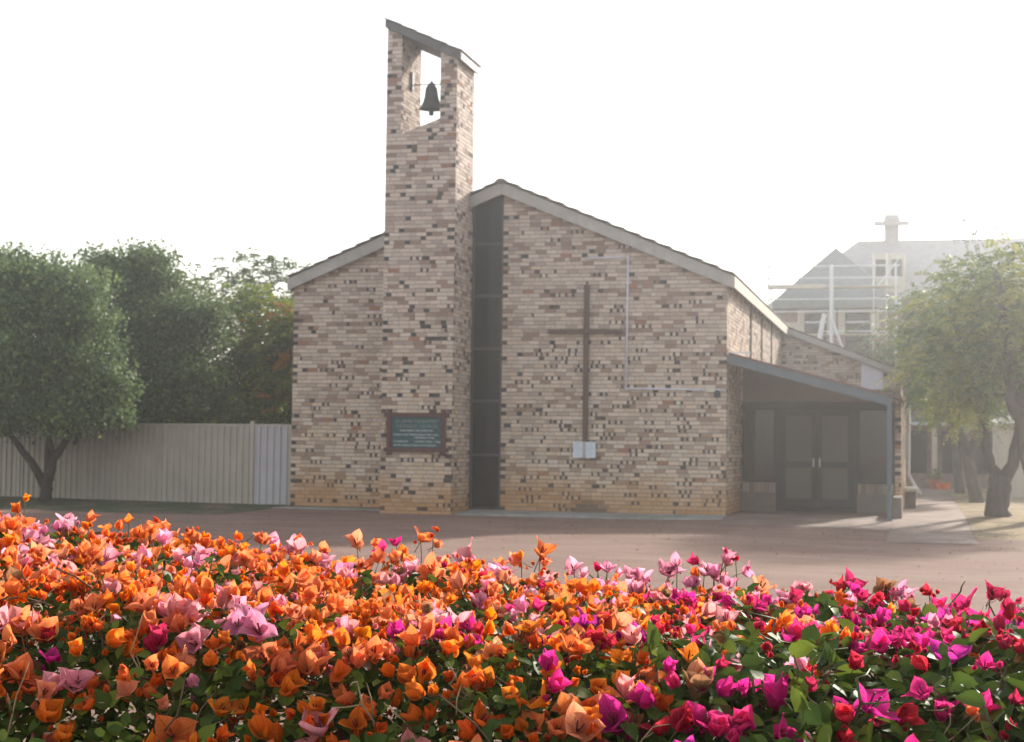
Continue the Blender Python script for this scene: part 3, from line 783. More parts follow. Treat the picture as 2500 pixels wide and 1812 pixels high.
# ------------------------------------------------------------------ steel fence
fence = thing('steel_fence', (-10.0, .3, 0), 'long ribbed beige sheet-steel fence joining the left church wall', 'fence')
fp = [(-9.9, .3), (-10.86, .36), (-13.2, .75), (-15.55, 1.25), (-17.6, 1.75), (-20.0, 2.3), (-22.4, 2.9)]
for i in range(len(fp) - 1):
    p, q = Vector((*fp[i], 0)), Vector((*fp[i + 1], 0)); d = (q - p); L = d.length; d.normalize(); n = Vector((d.y, -d.x, 0))
    if n.y > 0: n = -n
    b = MB(); x = -.02; pts = []
    pitch = .172
    while x < L + .02:
        for dx, off in ((0, 0), (.085, 0), (.098, .042), (.146, .042), (.160, 0)):
            if x + dx < L + .03: pts.append((x + dx, off))
        x += pitch
    i0 = len(b.v)
    zb = -.09
    for s, off in pts:
        w = p + d * s + n * off; b.v += [(w.x, w.y, zb), (w.x, w.y, 1.79)]
    for k in range(len(pts) - 1):
        a = i0 + k * 2; b.f.append((a, a + 2, a + 3, a + 1)); b.c.append(None); b.m.append(0)
    o = b.build('fence_sheet', M['fencegate'] if i == 0 else M['fence'], fence)
    sm = o.modifiers.new('thick', 'SOLIDIFY'); sm.thickness = .002
    b = MB(); b.bar(p + d * .045 + Vector((0, 0, 1.80)), q - d * .045 + Vector((0, 0, 1.80)), .075, .06); b.build('fence_rail', M['fence'], fence)
    b = MB(); b.bar(p + d * .045 + Vector((0, 0, -.02)), q - d * .045 + Vector((0, 0, -.02)), .07, .06); b.build('fence_rail', M['fence'], fence)
    hgt = 1.9 if i == 1 else 1.83
    b = MB(); b.box(p.x - .045, p.y - .06, -.3, p.x + .045, p.y + .04, hgt); b.build('fence_post', M['fence'], fence)

# ------------------------------------------------------------------ trees
LEAFQ = (np.array([(0, 0, 0), (.32, .45, .10), (0, 1, 0), (-.32, .45, .10)]), [(0, 1, 2), (0, 2, 3)], None)
def rdir(n):
    v = rng.normal(size=(n, 3)); return v / np.linalg.norm(v, axis=1, keepdims=True)

def crown_points(blobs, clumps, per, spread, shell=.35):
    """clumps of leaves spread through a set of ellipsoids, denser near the outside"""
    vol = np.array([r[0] * r[1] * r[2] for c, r in blobs]) ** .67; vol /= vol.sum()
    P, N = [], []
    for (c, r), w in zip(blobs, vol):
        n = max(4, int(clumps * w)); d = rdir(n)
        rad = (shell + (1 - shell) * rng.random(n) ** .5) * np.clip(rng.normal(1, .08, n), .7, 1.1)
        rough = np.array([1 + .42 * noise.noise(Vector(q * 2.6 + np.array(c))) for q in d])
        ctr = np.array(c) + d * np.array(r) * (rad * rough)[:, None]
        sp = spread * rng.uniform(.6, 1.5, n)
        p = ctr[:, None, :] + np.clip(rng.normal(size=(n, per, 3)), -1.7, 1.7) * sp[:, None, None] * np.array([1, 1, .75])
        P.append(p.reshape(-1, 3)); N.append(np.repeat(d, per, 0))
    return np.concatenate(P), np.concatenate(N)

def lobes(blobs, k, seed):
    r_ = random.Random(seed); out = []
    for c, r in blobs:
        out.append((c, tuple(q * .86 for q in r)))
        for i in range(k):
            v = Vector((r_.gauss(0, 1), r_.gauss(0, 1) - .4, r_.gauss(.25, 1))).normalized(); f = r_.uniform(.24, .42)
            out.append((tuple(c[a] + v[a] * r[a] * r_.uniform(.72, .98) for a in range(3)), tuple(q * f for q in r)))
    return out

def leaves(parent, blobs, clumps, per, spread, size, cols, shell=.35, tone=.35, name='crown'):
    P, N = crown_points(blobs, clumps, per, spread, shell)
    n = len(P)
    z = N * .5 + rdir(n) * .9 + np.array([0, 0, .35])
    T = frames(z, rng.uniform(0, 6.28, n), size * rng.uniform(.65, 1.3, n))
    ci = rng.random(n); c0, c1, c2 = [np.array(c) for c in cols]
    k = np.repeat(rng.random(n // per), per)[:n] if n % per == 0 else rng.random(n)
    t = np.clip(k * .6 + ci * .5, 0, 1)[:, None]
    C = np.where(t < .5, c0 + (c1 - c0) * t * 2, c1 + (c2 - c1) * (t * 2 - 1)) * rng.uniform(1 - tone, 1 + tone, n)[:, None]
    return scatter(name, LEAFQ, T, P, C, M['leaf'], parent)

def fronds(parent, blobs, nf, flen, cols, shell=.4, pairs=9, leaf=.075, accent=None, acc_p=.0, name='crown', flat=.6):
    """feathery crown: arching fronds with paired leaflets"""
    P, N = crown_points(blobs, nf, 1, .05, shell)
    n = len(P)
    d = N * np.array([1, 1, .35]) + rdir(n) * .55; d[:, 2] += .12
    d /= np.linalg.norm(d, axis=1, keepdims=True)
    L = flen * rng.uniform(.6, 1.25, n)
    side = np.cross(d, np.array([0, 0, 1.])); side /= np.linalg.norm(side, axis=1, keepdims=True) + 1e-9
    upv = np.cross(side, d)
    pos, zz, yy, cc = [], [], [], []
    c0, c1, c2 = [np.array(c) for c in cols]
    tf = np.clip(.45 + .35 * rng.normal(size=n) * .6 + 1.1 * np.array([noise.noise(Vector(p) * 1.1) for p in P]), 0, 1)
    low = np.array([0.0]*n)
    C = np.where(tf[:, None] < .5, c0 + (c1 - c0) * tf[:, None] * 2, c1 + (c2 - c1) * (tf[:, None] * 2 - 1))
    if accent is not None:
        am = np.array([noise.noise(Vector(p) * 1.3) for p in P]) + rng.normal(0, .1, n) > acc_p
        C[am] = np.array(accent)
    for i in range(pairs):
        t = (i + .5) / pairs
        base = P + d * (L * t)[:, None] + np.array([0, 0, -1.]) * (L * .45 * t * t)[:, None]
        dd = d + np.array([0, 0, -.9]) * t
        for s_ in (-1, 1):
            ydir = side * s_ * .85 + dd * .45 + np.array([0, 0, -.25]) + rng.normal(0, .18, (n, 3))
            ydir /= np.linalg.norm(ydir, axis=1, keepdims=True)
            zdir = upv + rng.normal(0, .3, (n, 3))
            x = np.cross(ydir, zdir); x /= np.linalg.norm(x, axis=1, keepdims=True)
            z = np.cross(x, ydir)
            sc_ = leaf * rng.uniform(.8, 1.25, n) * (1.15 - .5 * abs(t - .4))
            pos.append(base); zz.append(np.stack([x * .8, ydir * 1.2, z], 2) * sc_[:, None, None])
            cc.append(C * rng.uniform(.8, 1.2, n)[:, None])
    return scatter(name, LEAFQ, np.concatenate(zz), np.concatenate(pos), np.concatenate(cc), M['leaf'], parent)

def limbs(parent, base, limbs_, material, name='trunk'):
    b = MB()
    for pts, r0, r1 in limbs_:
        n = len(pts); P = [Vector(p) for p in pts]; out = []
        for i in range(n - 1):
            for t in (0, .33, .66): out.append(P[i].lerp(P[i + 1], t) + Vector((R.gauss(0, 1), R.gauss(0, 1), 0)) * r0 * .12)
        out.append(P[-1])
        m = len(out); rad = [r0 + (r1 - r0) * (i / (m - 1)) ** .8 for i in range(m)]
        b.tube(out, rad, 10)
    return b.build(name, material, parent, smooth=True)

# dense trees at the left
t1 = thing('dense_tree', (-15.7, -.3, 0), 'dense rounded grey-green tree with forked trunk in front of the steel fence', 'tree', 'trees along the fence')
limbs(t1, (0, 0), [([(-15.75, -.3, -.1), (-15.65, -.3, .5), (-15.5, -.35, .95), (-15.1, -.4, 1.5), (-14.9, -.3, 2.1)], .16, .05),
                   ([(-15.6, -.3, .45), (-15.75, -.25, 1.1), (-15.7, -.1, 1.9), (-15.8, 0, 3)], .11, .04),
                   ([(-15.66, -.25, .2), (-16.1, -.3, .9), (-16.7, -.3, 1.55), (-17.3, -.2, 2.0)], .12, .04),
                   ([(-15.5, -.35, .95), (-15.55, -.4, 1.5), (-15.3, -.3, 2.4)], .07, .03),
                   ([(-14.95, -.38, 1.3), (-14.8, -.4, 1.7), (-14.6, -.4, 2.2)], .05, .02)], M['bark'])
g1 = ((.08, .13, .066), (.14, .20, .09), (.24, .30, .10))
leaves(t1, lobes([((-15.6, -.3, 3.5), (1.75, 1.6, 1.75)), ((-16.9, -.2, 3.7), (1.6, 1.5, 1.9)), ((-14.7, -.4, 3.0), (1.05, 1.2, 1.35)), ((-15.3, -.3, 4.7), (1.0, 1.1, .9)),
            ((-16.6, -.3, 5.0), (1.2, 1.2, .75)), ((-14.4, -.6, 2.3), (.75, .8, .6)), ((-17.6, 0, 2.5), (1.1, 1.1, 1.0)), ((-15.6, -.9, 2.2), (.9, .7, .5)), ((-16.7, -.9, 2.0), (1.0, .7, .55)), ((-14.7, -.9, 2.0), (.6, .6, .4))], 5, 3),
       1700, 42, .18, .105, g1, shell=.45)
t2 = thing('dense_tree', (-15.2, 4, 0), 'tall dense dark green tree rising directly behind the long steel fence', 'tree', 'trees along the fence')
limbs(t2, (0, 0), [([(-15.4, 4.4, -.1), (-15.3, 4.4, 2), (-15.6, 4.2, 4.2)], .18, .05), ([(-15.35, 4.4, 1.2), (-14.6, 4.2, 2.6), (-14.3, 4, 3.6)], .1, .03)], M['bark'])
leaves(t2, lobes([((-15.4, 4, 4.3), (1.7, 1.6, 1.8)), ((-14.5, 3.8, 3.6), (1.25, 1.4, 1.7)), ((-16.8, 4.2, 4.4), (1.6, 1.5, 1.6)), ((-17.2, 4.4, 5.2), (1.3, 1.2, 1.0)), ((-15.9, 4, 5.7), (1.0, 1.0, .85)), ((-15.2, 4, 5.6), (.8, .9, .75)),
            ((-14.0, 3.4, 2.6), (1.1, 1.0, 1.0)), ((-15.2, 3.4, 2.3), (1.5, 1.2, 1.0)), ((-16.9, 3.8, 2.6), (1.5, 1.3, 1.3)), ((-13.9, 3.9, 4.3), (.8, .8, .8))], 5, 4),
       1700, 42, .19, .11, ((.075, .12, .056), (.13, .185, .072), (.22, .275, .09)), shell=.45)
t3 = thing('feathery_tree', (-14.3, 8, 0), 'feathery light green tree with yellow-orange sprays left of the church', 'tree', 'trees along the fence')
limbs(t3, (0, 0), [([(-14.0, 8.2, -.1), (-14.1, 8.2, 2.0), (-14.8, 8.1, 4.5), (-15.2, 8, 5.4)], .12, .02), ([(-14.1, 8.2, 1.8), (-13.2, 8, 3.4), (-12.9, 8, 4.4)], .1, .03), ([(-12.6, 7.6, -.1), (-12.9, 7.6, 2), (-12.4, 7.5, 3.4)], .12, .04)], M['bark'])
fronds(t3, [((-14.3, 7.8, 4.3), (1.7, 1.4, 1.5)), ((-13.2, 7.4, 4.0), (1.3, 1.2, 1.35)), ((-12.4, 7.3, 3.9), (1.3, 1.1, 1.35)), ((-13.8, 7.2, 2.7), (1.6, 1.1, 1.2)), ((-12.3, 7.0, 2.6), (1.4, 1.0, 1.2)), ((-11.6, 7.6, 4.0), (1.2, 1.0, 1.3))],
       3400, .42, ((.13, .19, .030), (.23, .30, .045), (.36, .38, .055)), pairs=8, leaf=.105, accent=(.62, .27, .02), acc_p=.42)
t4 = thing('feathery_tree', (-15.0, 11, 0), 'open feathery tree whose fine branch tips show against the sky', 'tree', 'trees along the fence')
limbs(t4, (0, 0), [([(-15.0, 11, -.1), (-15.0, 11, 3), (-15.3, 11, 4.6), (-15.6, 11, 5.8)], .14, .015), ([(-15.0, 11, 3), (-14.2, 10.8, 5.0), (-13.8, 10.7, 5.6)], .08, .012), ([(-15.0, 11, 2.5), (-14, 10.9, 4.0), (-13.4, 10.7, 4.9)], .08, .012)], M['bark'])
fronds(t4, [((-15.6, 10.8, 6.3), (1.2, 1.1, .75)), ((-14.4, 10.8, 6.2), (1.1, 1.1, .6)), ((-14.9, 10.8, 5.2), (1.7, 1.3, .9)), ((-13.5, 10.8, 5.5), (.9, .9, .55)), ((-16.6, 11, 5.6), (1.2, 1.1, .9))],
       800, .55, ((.06, .10, .035), (.08, .13, .045), (.12, .16, .055)), pairs=10, leaf=.085, shell=.5)
t5 = thing('dense_tree', (-12.0, 12, 0), 'dark shrubby tree low behind the fence in the church shadow', 'tree', 'trees along the fence')
limbs(t5, (0, 0), [([(-12, 12, -.1), (-12, 12, 2.5)], .15, .05)], M['bark'])
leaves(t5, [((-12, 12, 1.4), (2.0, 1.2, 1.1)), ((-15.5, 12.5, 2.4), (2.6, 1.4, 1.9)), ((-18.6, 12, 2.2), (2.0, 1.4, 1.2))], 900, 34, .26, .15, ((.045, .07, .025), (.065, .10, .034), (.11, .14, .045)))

# street trees along the path at the right
gy = ((.07, .125, .03), (.17, .235, .045), (.36, .36, .055))
r1 = thing('street_tree', (5.66, 2.6, 0), 'yellow-green tree with a low V-shaped trunk fork beside the path', 'tree', 'trees along the path')
limbs(r1, (0, 0), [([(5.66, 2.6, -.1), (5.66, 2.6, .5), (5.68, 2.6, .9)], .27, .25), ([(5.7, 2.6, .72), (5.46, 2.6, 1.1), (5.40, 2.6, 1.5), (5.30, 2.6, 2.2), (4.9, 2.5, 3.4), (4.6, 2.4, 4.6)], .15, .05),
                   ([(5.66, 2.6, .72), (5.93, 2.6, 1.15), (6.02, 2.6, 1.6), (6.05, 2.6, 2.2), (6.0, 2.7, 3.6), (5.6, 2.8, 5.0)], .17, .05), ([(6.05, 2.6, 2.1), (6.6, 2.5, 3.2), (7, 2.4, 4.2)], .1, .04), ([(5.2, 2.6, 2.5), (5.4, 2.2, 3.6), (5.2, 2.0, 4.8)], .07, .03)], M['bark2'])
fronds(r1, [((5.3, 2.4, 4.3), (1.6, 1.5, 1.25)), ((4.55, 2.3, 3.2), (1.05, 1.2, .95)), ((6.2, 2.4, 4.6), (1.5, 1.4, 1.2)), ((5.7, 1.8, 3.0), (1.4, 1.0, .8)), ((5.0, 2.6, 2.45), (.8, .9, .5)), ((6.6, 2.3, 3.3), (1.2, 1.2, 1.0))],
       2300, .42, gy, pairs=9, leaf=.078)
r0 = thing('street_tree', (6.35, .9, 0), 'thick leaning tree trunk at the right edge carrying high foliage', 'tree', 'trees along the path')
limbs(r0, (0, 0), [([(6.42, .9, -.15), (6.3, .9, .5), (6.1, .95, 1.5), (5.9, 1.0, 2.3), (5.75, 1.0, 3.0), (5.7, 1.1, 4.0), (5.5, 1.1, 5.2)], .24, .06), ([(5.9, 1.0, 2.3), (6.3, 1.1, 3.4), (6.6, 1.1, 4.6)], .12, .04)], M['bark2'])
fronds(r0, [((6.5, 1.0, 4.9), (1.5, 1.3, .9)), ((5.9, .9, 3.9), (1.1, 1.1, .8)), ((7.0, 1.0, 3.9), (1.2, 1.2, 1.0))], 900, .42, gy, pairs=9, leaf=.078)
r2 = thing('street_tree', (5.4, 9.5, 0), 'mid-row green tree leaning over the path behind the forked tree', 'tree', 'trees along the path')
limbs(r2, (0, 0), [([(5.5, 13.5, -.1), (5.35, 13.5, .8), (5.2, 13.5, 1.6), (4.6, 13.4, 3), (4.3, 13.3, 4.6)], .22, .06), ([(5.3, 13.5, 1.3), (5.8, 13.5, 2.6), (5.9, 13.5, 4.6), (5.5, 13.5, 6.4)], .15, .03)], M['bark2'])
r2.location = (5.45, 13.5, 0)
for ch in r2.children: ch.location = WL[ch.name] - Vector((5.45, 13.5, 0))
WL[r2.name] = Vector((5.45, 13.5, 0))
fronds(r2, [((4.75, 13.4, 5.0), (1.6, 1.5, 1.2)), ((4.75, 13.2, 3.7), (1.0, 1.1, 1.0)), ((5.5, 13.4, 5.9), (1.4, 1.3, 1.1)), ((5.9, 13.4, 4.4), (1.5, 1.3, 1.4)), ((5.1, 13.2, 2.9), (1.2, 1.1, .7))],
       1700, .5, ((.08, .13, .045), (.13, .19, .05), (.23, .25, .06)), pairs=9, leaf=.09)
fronds(r2, [((5.3, 13.5, 7.7), (.6, .5, .35)), ((5.9, 13.5, 7.9), (.3, .3, .25))], 26, .35, ((.05, .07, .03), (.07, .09, .035), (.09, .1, .04)), pairs=8, leaf=.08, name='top_sprig')['kind'] = 'stuff'
r3 = thing('street_tree', (5.25, 25, 0), 'farthest tree of the row, thin dark trunk near the path end', 'tree', 'trees along the path')
limbs(r3, (0, 0), [([(5.3, 25, -.1), (5.2, 25, 1.2), (5.1, 25, 2.4), (4.2, 25, 4.6)], .2, .06), ([(5.15, 25, 1.8), (5.9, 25, 3.6), (6.2, 25, 5.4)], .12, .04)], M['bark2'])
fronds(r3, [((4.0, 25, 5.0), (2.0, 1.6, 1.7)), ((5.6, 25, 5.3), (1.9, 1.6, 1.8)), ((3.3, 24.6, 4.2), (1.3, 1.2, 1.2)), ((4.8, 24.6, 3.3), (1.8, 1.3, .8)), ((7.2, 25, 4.6), (1.8, 1.5, 1.8))],
       1500, .55, ((.08, .13, .05), (.11, .17, .055), (.18, .21, .06)), pairs=8, leaf=.11)
# a far belt of trees that closes the horizon
blobs = [((x + R.uniform(-3, 3), 75 + R.uniform(-6, 10), R.uniform(1.8, 2.6)), (R.uniform(4, 7), 4, R.uniform(2.2, 3.6))) for x in range(-110, 90, 7)]
far = thing('far_treeline', (0, 75, 0), 'low hazy belt of trees far behind fence and buildings', 'treeline')
fo = leaves(far, blobs, 1500, 22, .6, .55, ((.035, .05, .025), (.05, .07, .03), (.07, .09, .035)), name='foliage'); fo['kind'] = 'stuff'

# fallen leaves and small stones on the forecourt
lx_, ly_ = rng.uniform(-18, 7, 2600), -8.5 + 8.3 * rng.random(2600) ** .6 - rng.exponential(3.5, 2600) * (rng.random(2600) < .5)
lp_ = np.array([(a, c, gz(a, c) + .012) for a, c in zip(lx_, ly_) if not (-7.3 < a < -5.5 and c > -1.5)])
lt_ = frames(np.array([0, 0, 1.]) + rng.normal(0, .35, (len(lp_), 3)), rng.uniform(0, 6.28, len(lp_)), rng.uniform(.02, .05, len(lp_)))
lc_ = np.array([(.12, .075, .04), (.22, .15, .08), (.07, .06, .05), (.30, .24, .19)])[rng.integers(0, 4, len(lp_))]
litter = scatter('leaf_litter', LEAFQ, lt_, lp_, lc_, M['leaf'], None, kind='stuff')
litter['label'] = 'dry fallen leaves scattered over the gravel forecourt'; litter['category'] = 'leaf litter'

# ------------------------------------------------------------------ far building, scaffold, path end
fb = thing('brick_building', (3, 34, 0), 'hazy two-storey brick building with hipped roofs and pale window surrounds', 'building')
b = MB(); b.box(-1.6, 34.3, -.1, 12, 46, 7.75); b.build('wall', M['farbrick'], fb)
def hip(b, x0, x1, y0, y1, z0, rz, ry0, ry1, rx0, rx1, th=.12):
    v = [(x0, y0, z0), (x1, y0, z0), (x1, y1, z0), (x0, y1, z0), (rx0, ry0, rz), (rx1, ry1, rz)]
    i = len(b.v); b.v += v
    return i
b = MB(); i = len(b.v)
b.v += [(-2.3, 33.6, 7.3), (3.35, 33.6, 7.3), (3.35, 42, 7.3), (-2.3, 42, 7.3), (.4, 37.4, 10.25), (.4, 42, 10.25), (-1.5, 34.5, 8.15), (2.5, 34.5, 8.15)]
b.f += [(0, 1, 7, 6), (6, 7, 4), (1, 2, 5, 4, 7), (3, 0, 6, 4, 5), (2, 3, 5), (3, 2, 1, 0)]; b.c += [None] * 6; b.m += [0] * 6
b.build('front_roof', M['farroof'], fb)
b = MB()
b.v += [(-2.4, 37, 7.6), (14, 37, 7.6), (14, 48, 7.6), (-2.4, 48, 7.6), (1.16, 42, 11.1), (12, 42, 11.1)]
b.f += [(0, 1, 5, 4), (1, 2, 5), (2, 3, 4, 5), (3, 0, 4), (3, 2, 1, 0)]; b.c += [None] * 5; b.m += [0] * 5
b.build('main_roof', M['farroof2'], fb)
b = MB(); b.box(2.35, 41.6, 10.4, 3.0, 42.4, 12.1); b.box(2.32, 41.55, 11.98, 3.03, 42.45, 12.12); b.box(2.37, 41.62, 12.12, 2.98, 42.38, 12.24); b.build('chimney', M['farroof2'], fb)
for x0, x1 in ((-.68, .17), (.97, 1.92)):
    b = MB(); b.box(x0 - .32, 34.2, 6.2, x0 - .04, 34.296, 7.52); b.box(x1 + .04, 34.2, 6.2, x1 + .4, 34.296, 7.52); b.box(x0 - .04, 34.2, 7.16, x1 + .04, 34.296, 7.52)
    b.build('window_surround', M['render'], fb)
    b = MB(); b.box(x0, 34.24, 5.0, x1, 34.29, 7.14); w_ = b.build('window', M['black'], fb)
    for a, c in ((5.05, 5.95), (6.0, 6.55), (6.6, 7.1)):
        b = MB(); b.box(x0 + .05, 34.225, a, x1 - .05, 34.235, c); b.build('pane', M['tint'], w_)
    b = MB(); b.box(x0, 34.21, 6.72, x1, 34.238, 6.80); b.build('glazing_bar', M['galv'], w_)
b = MB(); b.box(-1.58, 34.2, 6.2, -1.0, 34.295, 6.75); b.build('render_band', M['render'], fb)
b = MB(); b.box(1.95, 37.9, 8.3, 3.3, 40, 10.0); dm = b.build('dormer', M['render'], fb)
for x in (2.08, 2.72):
    b = MB(); b.box(x, 37.85, 9.0, x + .45, 37.895, 9.75); b.build('dormer_window', M['winframe'], dm)
b = MB(); b.hexa([(2.6, 31.9, 2.62), (9, 31.9, 2.62), (9, 34.2, 3.0), (2.6, 34.2, 3.0), (2.6, 31.9, 2.70), (9, 31.9, 2.70), (9, 34.2, 3.08), (2.6, 34.2, 3.08)]); b.build('verandah_roof', M['steel'], fb)
b = MB(); b.box(2.6, 31.84, 2.5, 9, 31.9, 2.63); b.build('verandah_beam', M['galv'], fb)
for x in (4.5, 6.8, 9):
    b = MB(); b.box(x - .1, 32, -.1, x + .1, 32.2, 2.55); b.build('verandah_post', M['render'], fb)
for x0, x1 in ((3.4, 4.2), (4.8, 5.6), (6.0, 6.8)):
    b = MB(); b.box(x0, 34.22, .6, x1, 34.29, 2.3); w_ = b.build('window', M['winframe'], fb)
    b = MB(); b.box(x0 + .06, 34.2, .66, x1 - .06, 34.215, 2.24); b.build('pane', M['tint'], w_)

sf = thing('scaffold', (.5, 32.5, 0), 'pale steel tube scaffold standing against the hazy brick building', 'scaffold')
def tube(a, c, r=.035, m='galv', name='ledger', p=sf):
    b = MB(); b.tube([a, c], r, 8); return b.build(name, M[m], p)
for z in (8.88, 8.4, 7.55, 7.05, 6.24):
    tube((-2.1 if z != 6.24 else .1, 32.4, z), (3.2, 32.4, z), .03)
for x in (-2.02, .48, 3.0):
    tube((x, 32.36, -.1), (x, 32.36, 8.95 if x != -2.02 else 9.1), .04 if x != .48 else .075, name='standard')
    tube((x, 33.5, -.1), (x, 33.5, 8.2), .035, name='standard')
for z in (8.05, 6.1):
    b = MB(); b.box(-2.1, 32.5, z, 3.1, 33.4, z + .05); b.build('plank', M['render'], sf)
b = MB(); b.box(-2.1, 32.43, 8.0, .2, 32.48, 8.16); b.build('toe_board', M['render'], sf)
tube((.21, 32.3, 6.95), (-.12, 32.3, 5.2), .10, name='chute'); tube((.5, 32.3, 6.75), (1.05, 32.3, 5.2), .055, name='brace')
tube((2.15, 33.45, 8.0), (3.2, 33.45, 9.4), .028, name='brace'); tube((2.1, 33.45, .0), (2.1, 33.45, 9.5), .03, name='standard'); tube((2.62, 33.45, .0), (2.62, 33.45, 9.5), .03, name='standard')
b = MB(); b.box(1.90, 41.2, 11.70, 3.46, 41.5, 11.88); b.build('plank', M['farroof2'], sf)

pt = thing('potted_plant', (4.48, 31.2, 0), 'small green plant in terracotta pot at the end of path', 'plant pot')
b = MB(); b.lathe([(0, 0), (.16, 0), (.22, .34), (.24, .34), (.24, .40), (.20, .40), (.18, .33), (0, .33)], (4.48, 31.2, .0), 16); b.build('pot', M['terracotta'], pt, smooth=False)
leaves(pt, [((4.48, 31.2, .55), (.25, .25, .22))], 40, 10, .05, .09, ((.06, .1, .03), (.12, .16, .04), (.3, .28, .06)), name='foliage')
ob = thing('orange_hose_reel', (4.8, 31.0, 0), 'low orange plastic tub on the ground beside the potted plant', 'tub')
b = MB(); b.lathe([(0, 0), (.22, 0), (.28, .22), (.29, .22), (.29, .25), (.25, .25), (.2, .04), (0, .04)], (4.82, 31.0, .0), 16); b.build('tub_body', M['orange'], ob)
ob.name = 'orange_tub'; WL['orange_tub'] = WL['orange_hose_reel']
gp = thing('gutter_downpipe', (3.62, 14.2, 0), 'white downpipe at the wing corner kicking out at its foot', 'pipe')
b = MB(); b.tube([(3.64, 14.2, 2.75), (3.64, 14.2, .75), (3.8, 14.1, .45), (3.98, 14.0, .2)], .05, 10); b.build('pipe', M['galv'], gp, smooth=True)
bn = thing('cream_bench', (3.68, 8, 0), 'cream ledge bench against the wing wall beside the path', 'bench')
b = MB(); b.box(3.57, 6.5, .42, 3.9, 9.5, .50); b.build('seat', M['render'], bn, bevel=.01)
for y in (6.7, 8.0, 9.3):
    b = MB(); b.box(3.6, y - .06, -.05, 3.86, y + .06, .42); b.build('leg', M['dwarf'], bn)
sh = thing('garden_shed', (9.0, 20, 0), 'sunlit beige weatherboard shed seen between the forked tree trunks', 'shed')
b = MB(); b.box(6.35, 19, -.1, 9.2, 22, 2.3); shw = b.build('wall', M['render'], sh)
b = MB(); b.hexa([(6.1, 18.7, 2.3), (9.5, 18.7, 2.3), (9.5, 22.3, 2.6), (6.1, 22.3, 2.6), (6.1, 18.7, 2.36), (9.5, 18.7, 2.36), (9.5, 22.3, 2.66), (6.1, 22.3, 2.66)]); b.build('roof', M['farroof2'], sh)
for k in range(10):
    b = MB(); z = .05 + k * .22; b.hexa([(6.35, 18.965, z), (9.2, 18.965, z), (9.2, 18.998, z), (6.35, 18.998, z), (6.35, 18.985, z + .212), (9.2, 18.985, z + .212), (9.2, 18.998, z + .212), (6.35, 18.998, z + .212)]); b.build('weatherboard', M['render'], shw)

# ------------------------------------------------------------------ bougainvillea hedge
HX0, HX1, HYF, HYB = 0.8, 5.4, -33.0, -31.2
def HT(x, y):
    """height of the clipped top of the hedge"""
    h = np.interp(x, [1.0, 1.84, 2.4, 2.8, 3.1, 3.5, 3.8, 4.3, 5.4], [1.13, 1.12, 1.08, 1.05, 1.03, 1.02, 1.0, 1.0, 1.0])
    t = np.maximum(0, -32.35 - y) / .5; h = h - .36 * t * t
    t = np.maximum(0, y + 31.45) / .3; h = h - .3 * t * t
    return h
def HN(x, y):
    ty = np.where(y < -32.35, -(-32.35 - y) * 2 * .36 / .25, 0) + np.where(y > -31.45, (y + 31.45) * 2 * .3 / .09, 0)
    n = np.stack([np.zeros_like(x), ty, np.ones_like(x)], 1)
    return n / np.linalg.norm(n, axis=1, keepdims=True)
def lump(x, y): return np.array([.035 * noise.noise(Vector((a * 3.1, c * 3.1, 2))) + .02 * noise.noise(Vector((a * 9, c * 9, 5))) for a, c in zip(x, y)])

def bract_grid(ang, phi0, bend, cup, seed, wid=.44, nu=4, fine=False):
    """one papery bract: local flower axis +Z, radiating at ang"""
    r_ = random.Random(seed); wv = [.12, .40, .50, .45, .30, .13, .0]; vv = [0, .12, .34, .56, .76, .90, 1.0]
    if fine is None: nu = 2
    if fine: nu = 8; vv2 = [0, .06, .12, .22, .34, .45, .56, .66, .76, .84, .90, .96, 1.0]; wv = list(np.interp(vv2, vv, wv)); wv[1] *= 1.15; wv[3] *= 1.06; wv[-2] *= .85; vv = vv2
    ca, sa = math.cos(ang), math.sin(ang); rad = np.array([ca, sa, 0]); tan = np.array([-sa, ca, 0]); z = np.array([0, 0, 1.])
    p = np.zeros(3); V, UV, row = [], [], []
    ph = [r_.uniform(0, 6.28) for _ in range(3)]; twist = r_.uniform(-.25, .25)
    for j, v in enumerate(vv):
        phi = phi0 + bend * v
        L = rad * math.sin(phi) + z * math.cos(phi); N = rad * math.cos(phi) - z * math.sin(phi)
        if j: p = p + L * (v - vv[j - 1])
        for i in range(nu + 1):
            u = -1 + 2 * i / nu
            w = wv[j] * wid / .44
            wav = .075 * math.sin(v * 7.5 + ph[0] + u * 2.2) * abs(u) + .025 * math.sin(u * 5 + ph[1] + v * 9)
            q = p + tan * (u * w * (1 - .12 * cup)) - N * (cup * (.8 * u * u + .2 * abs(u)) * w * .85) + N * wav * .8 + N * (twist * u * w * v) + L * (.05 * math.sin(u * 3 + ph[2]))
            V.append(q); row.append((i / nu, v))
    F, U = [], []
    for j in range(len(vv) - 1):
        for i in range(nu):
            f = (j * (nu + 1) + i, j * (nu + 1) + i + 1, (j + 1) * (nu + 1) + i + 1, (j + 1) * (nu + 1) + i)
            F.append(f); U += [row[k] for k in f]
    return V, F, U
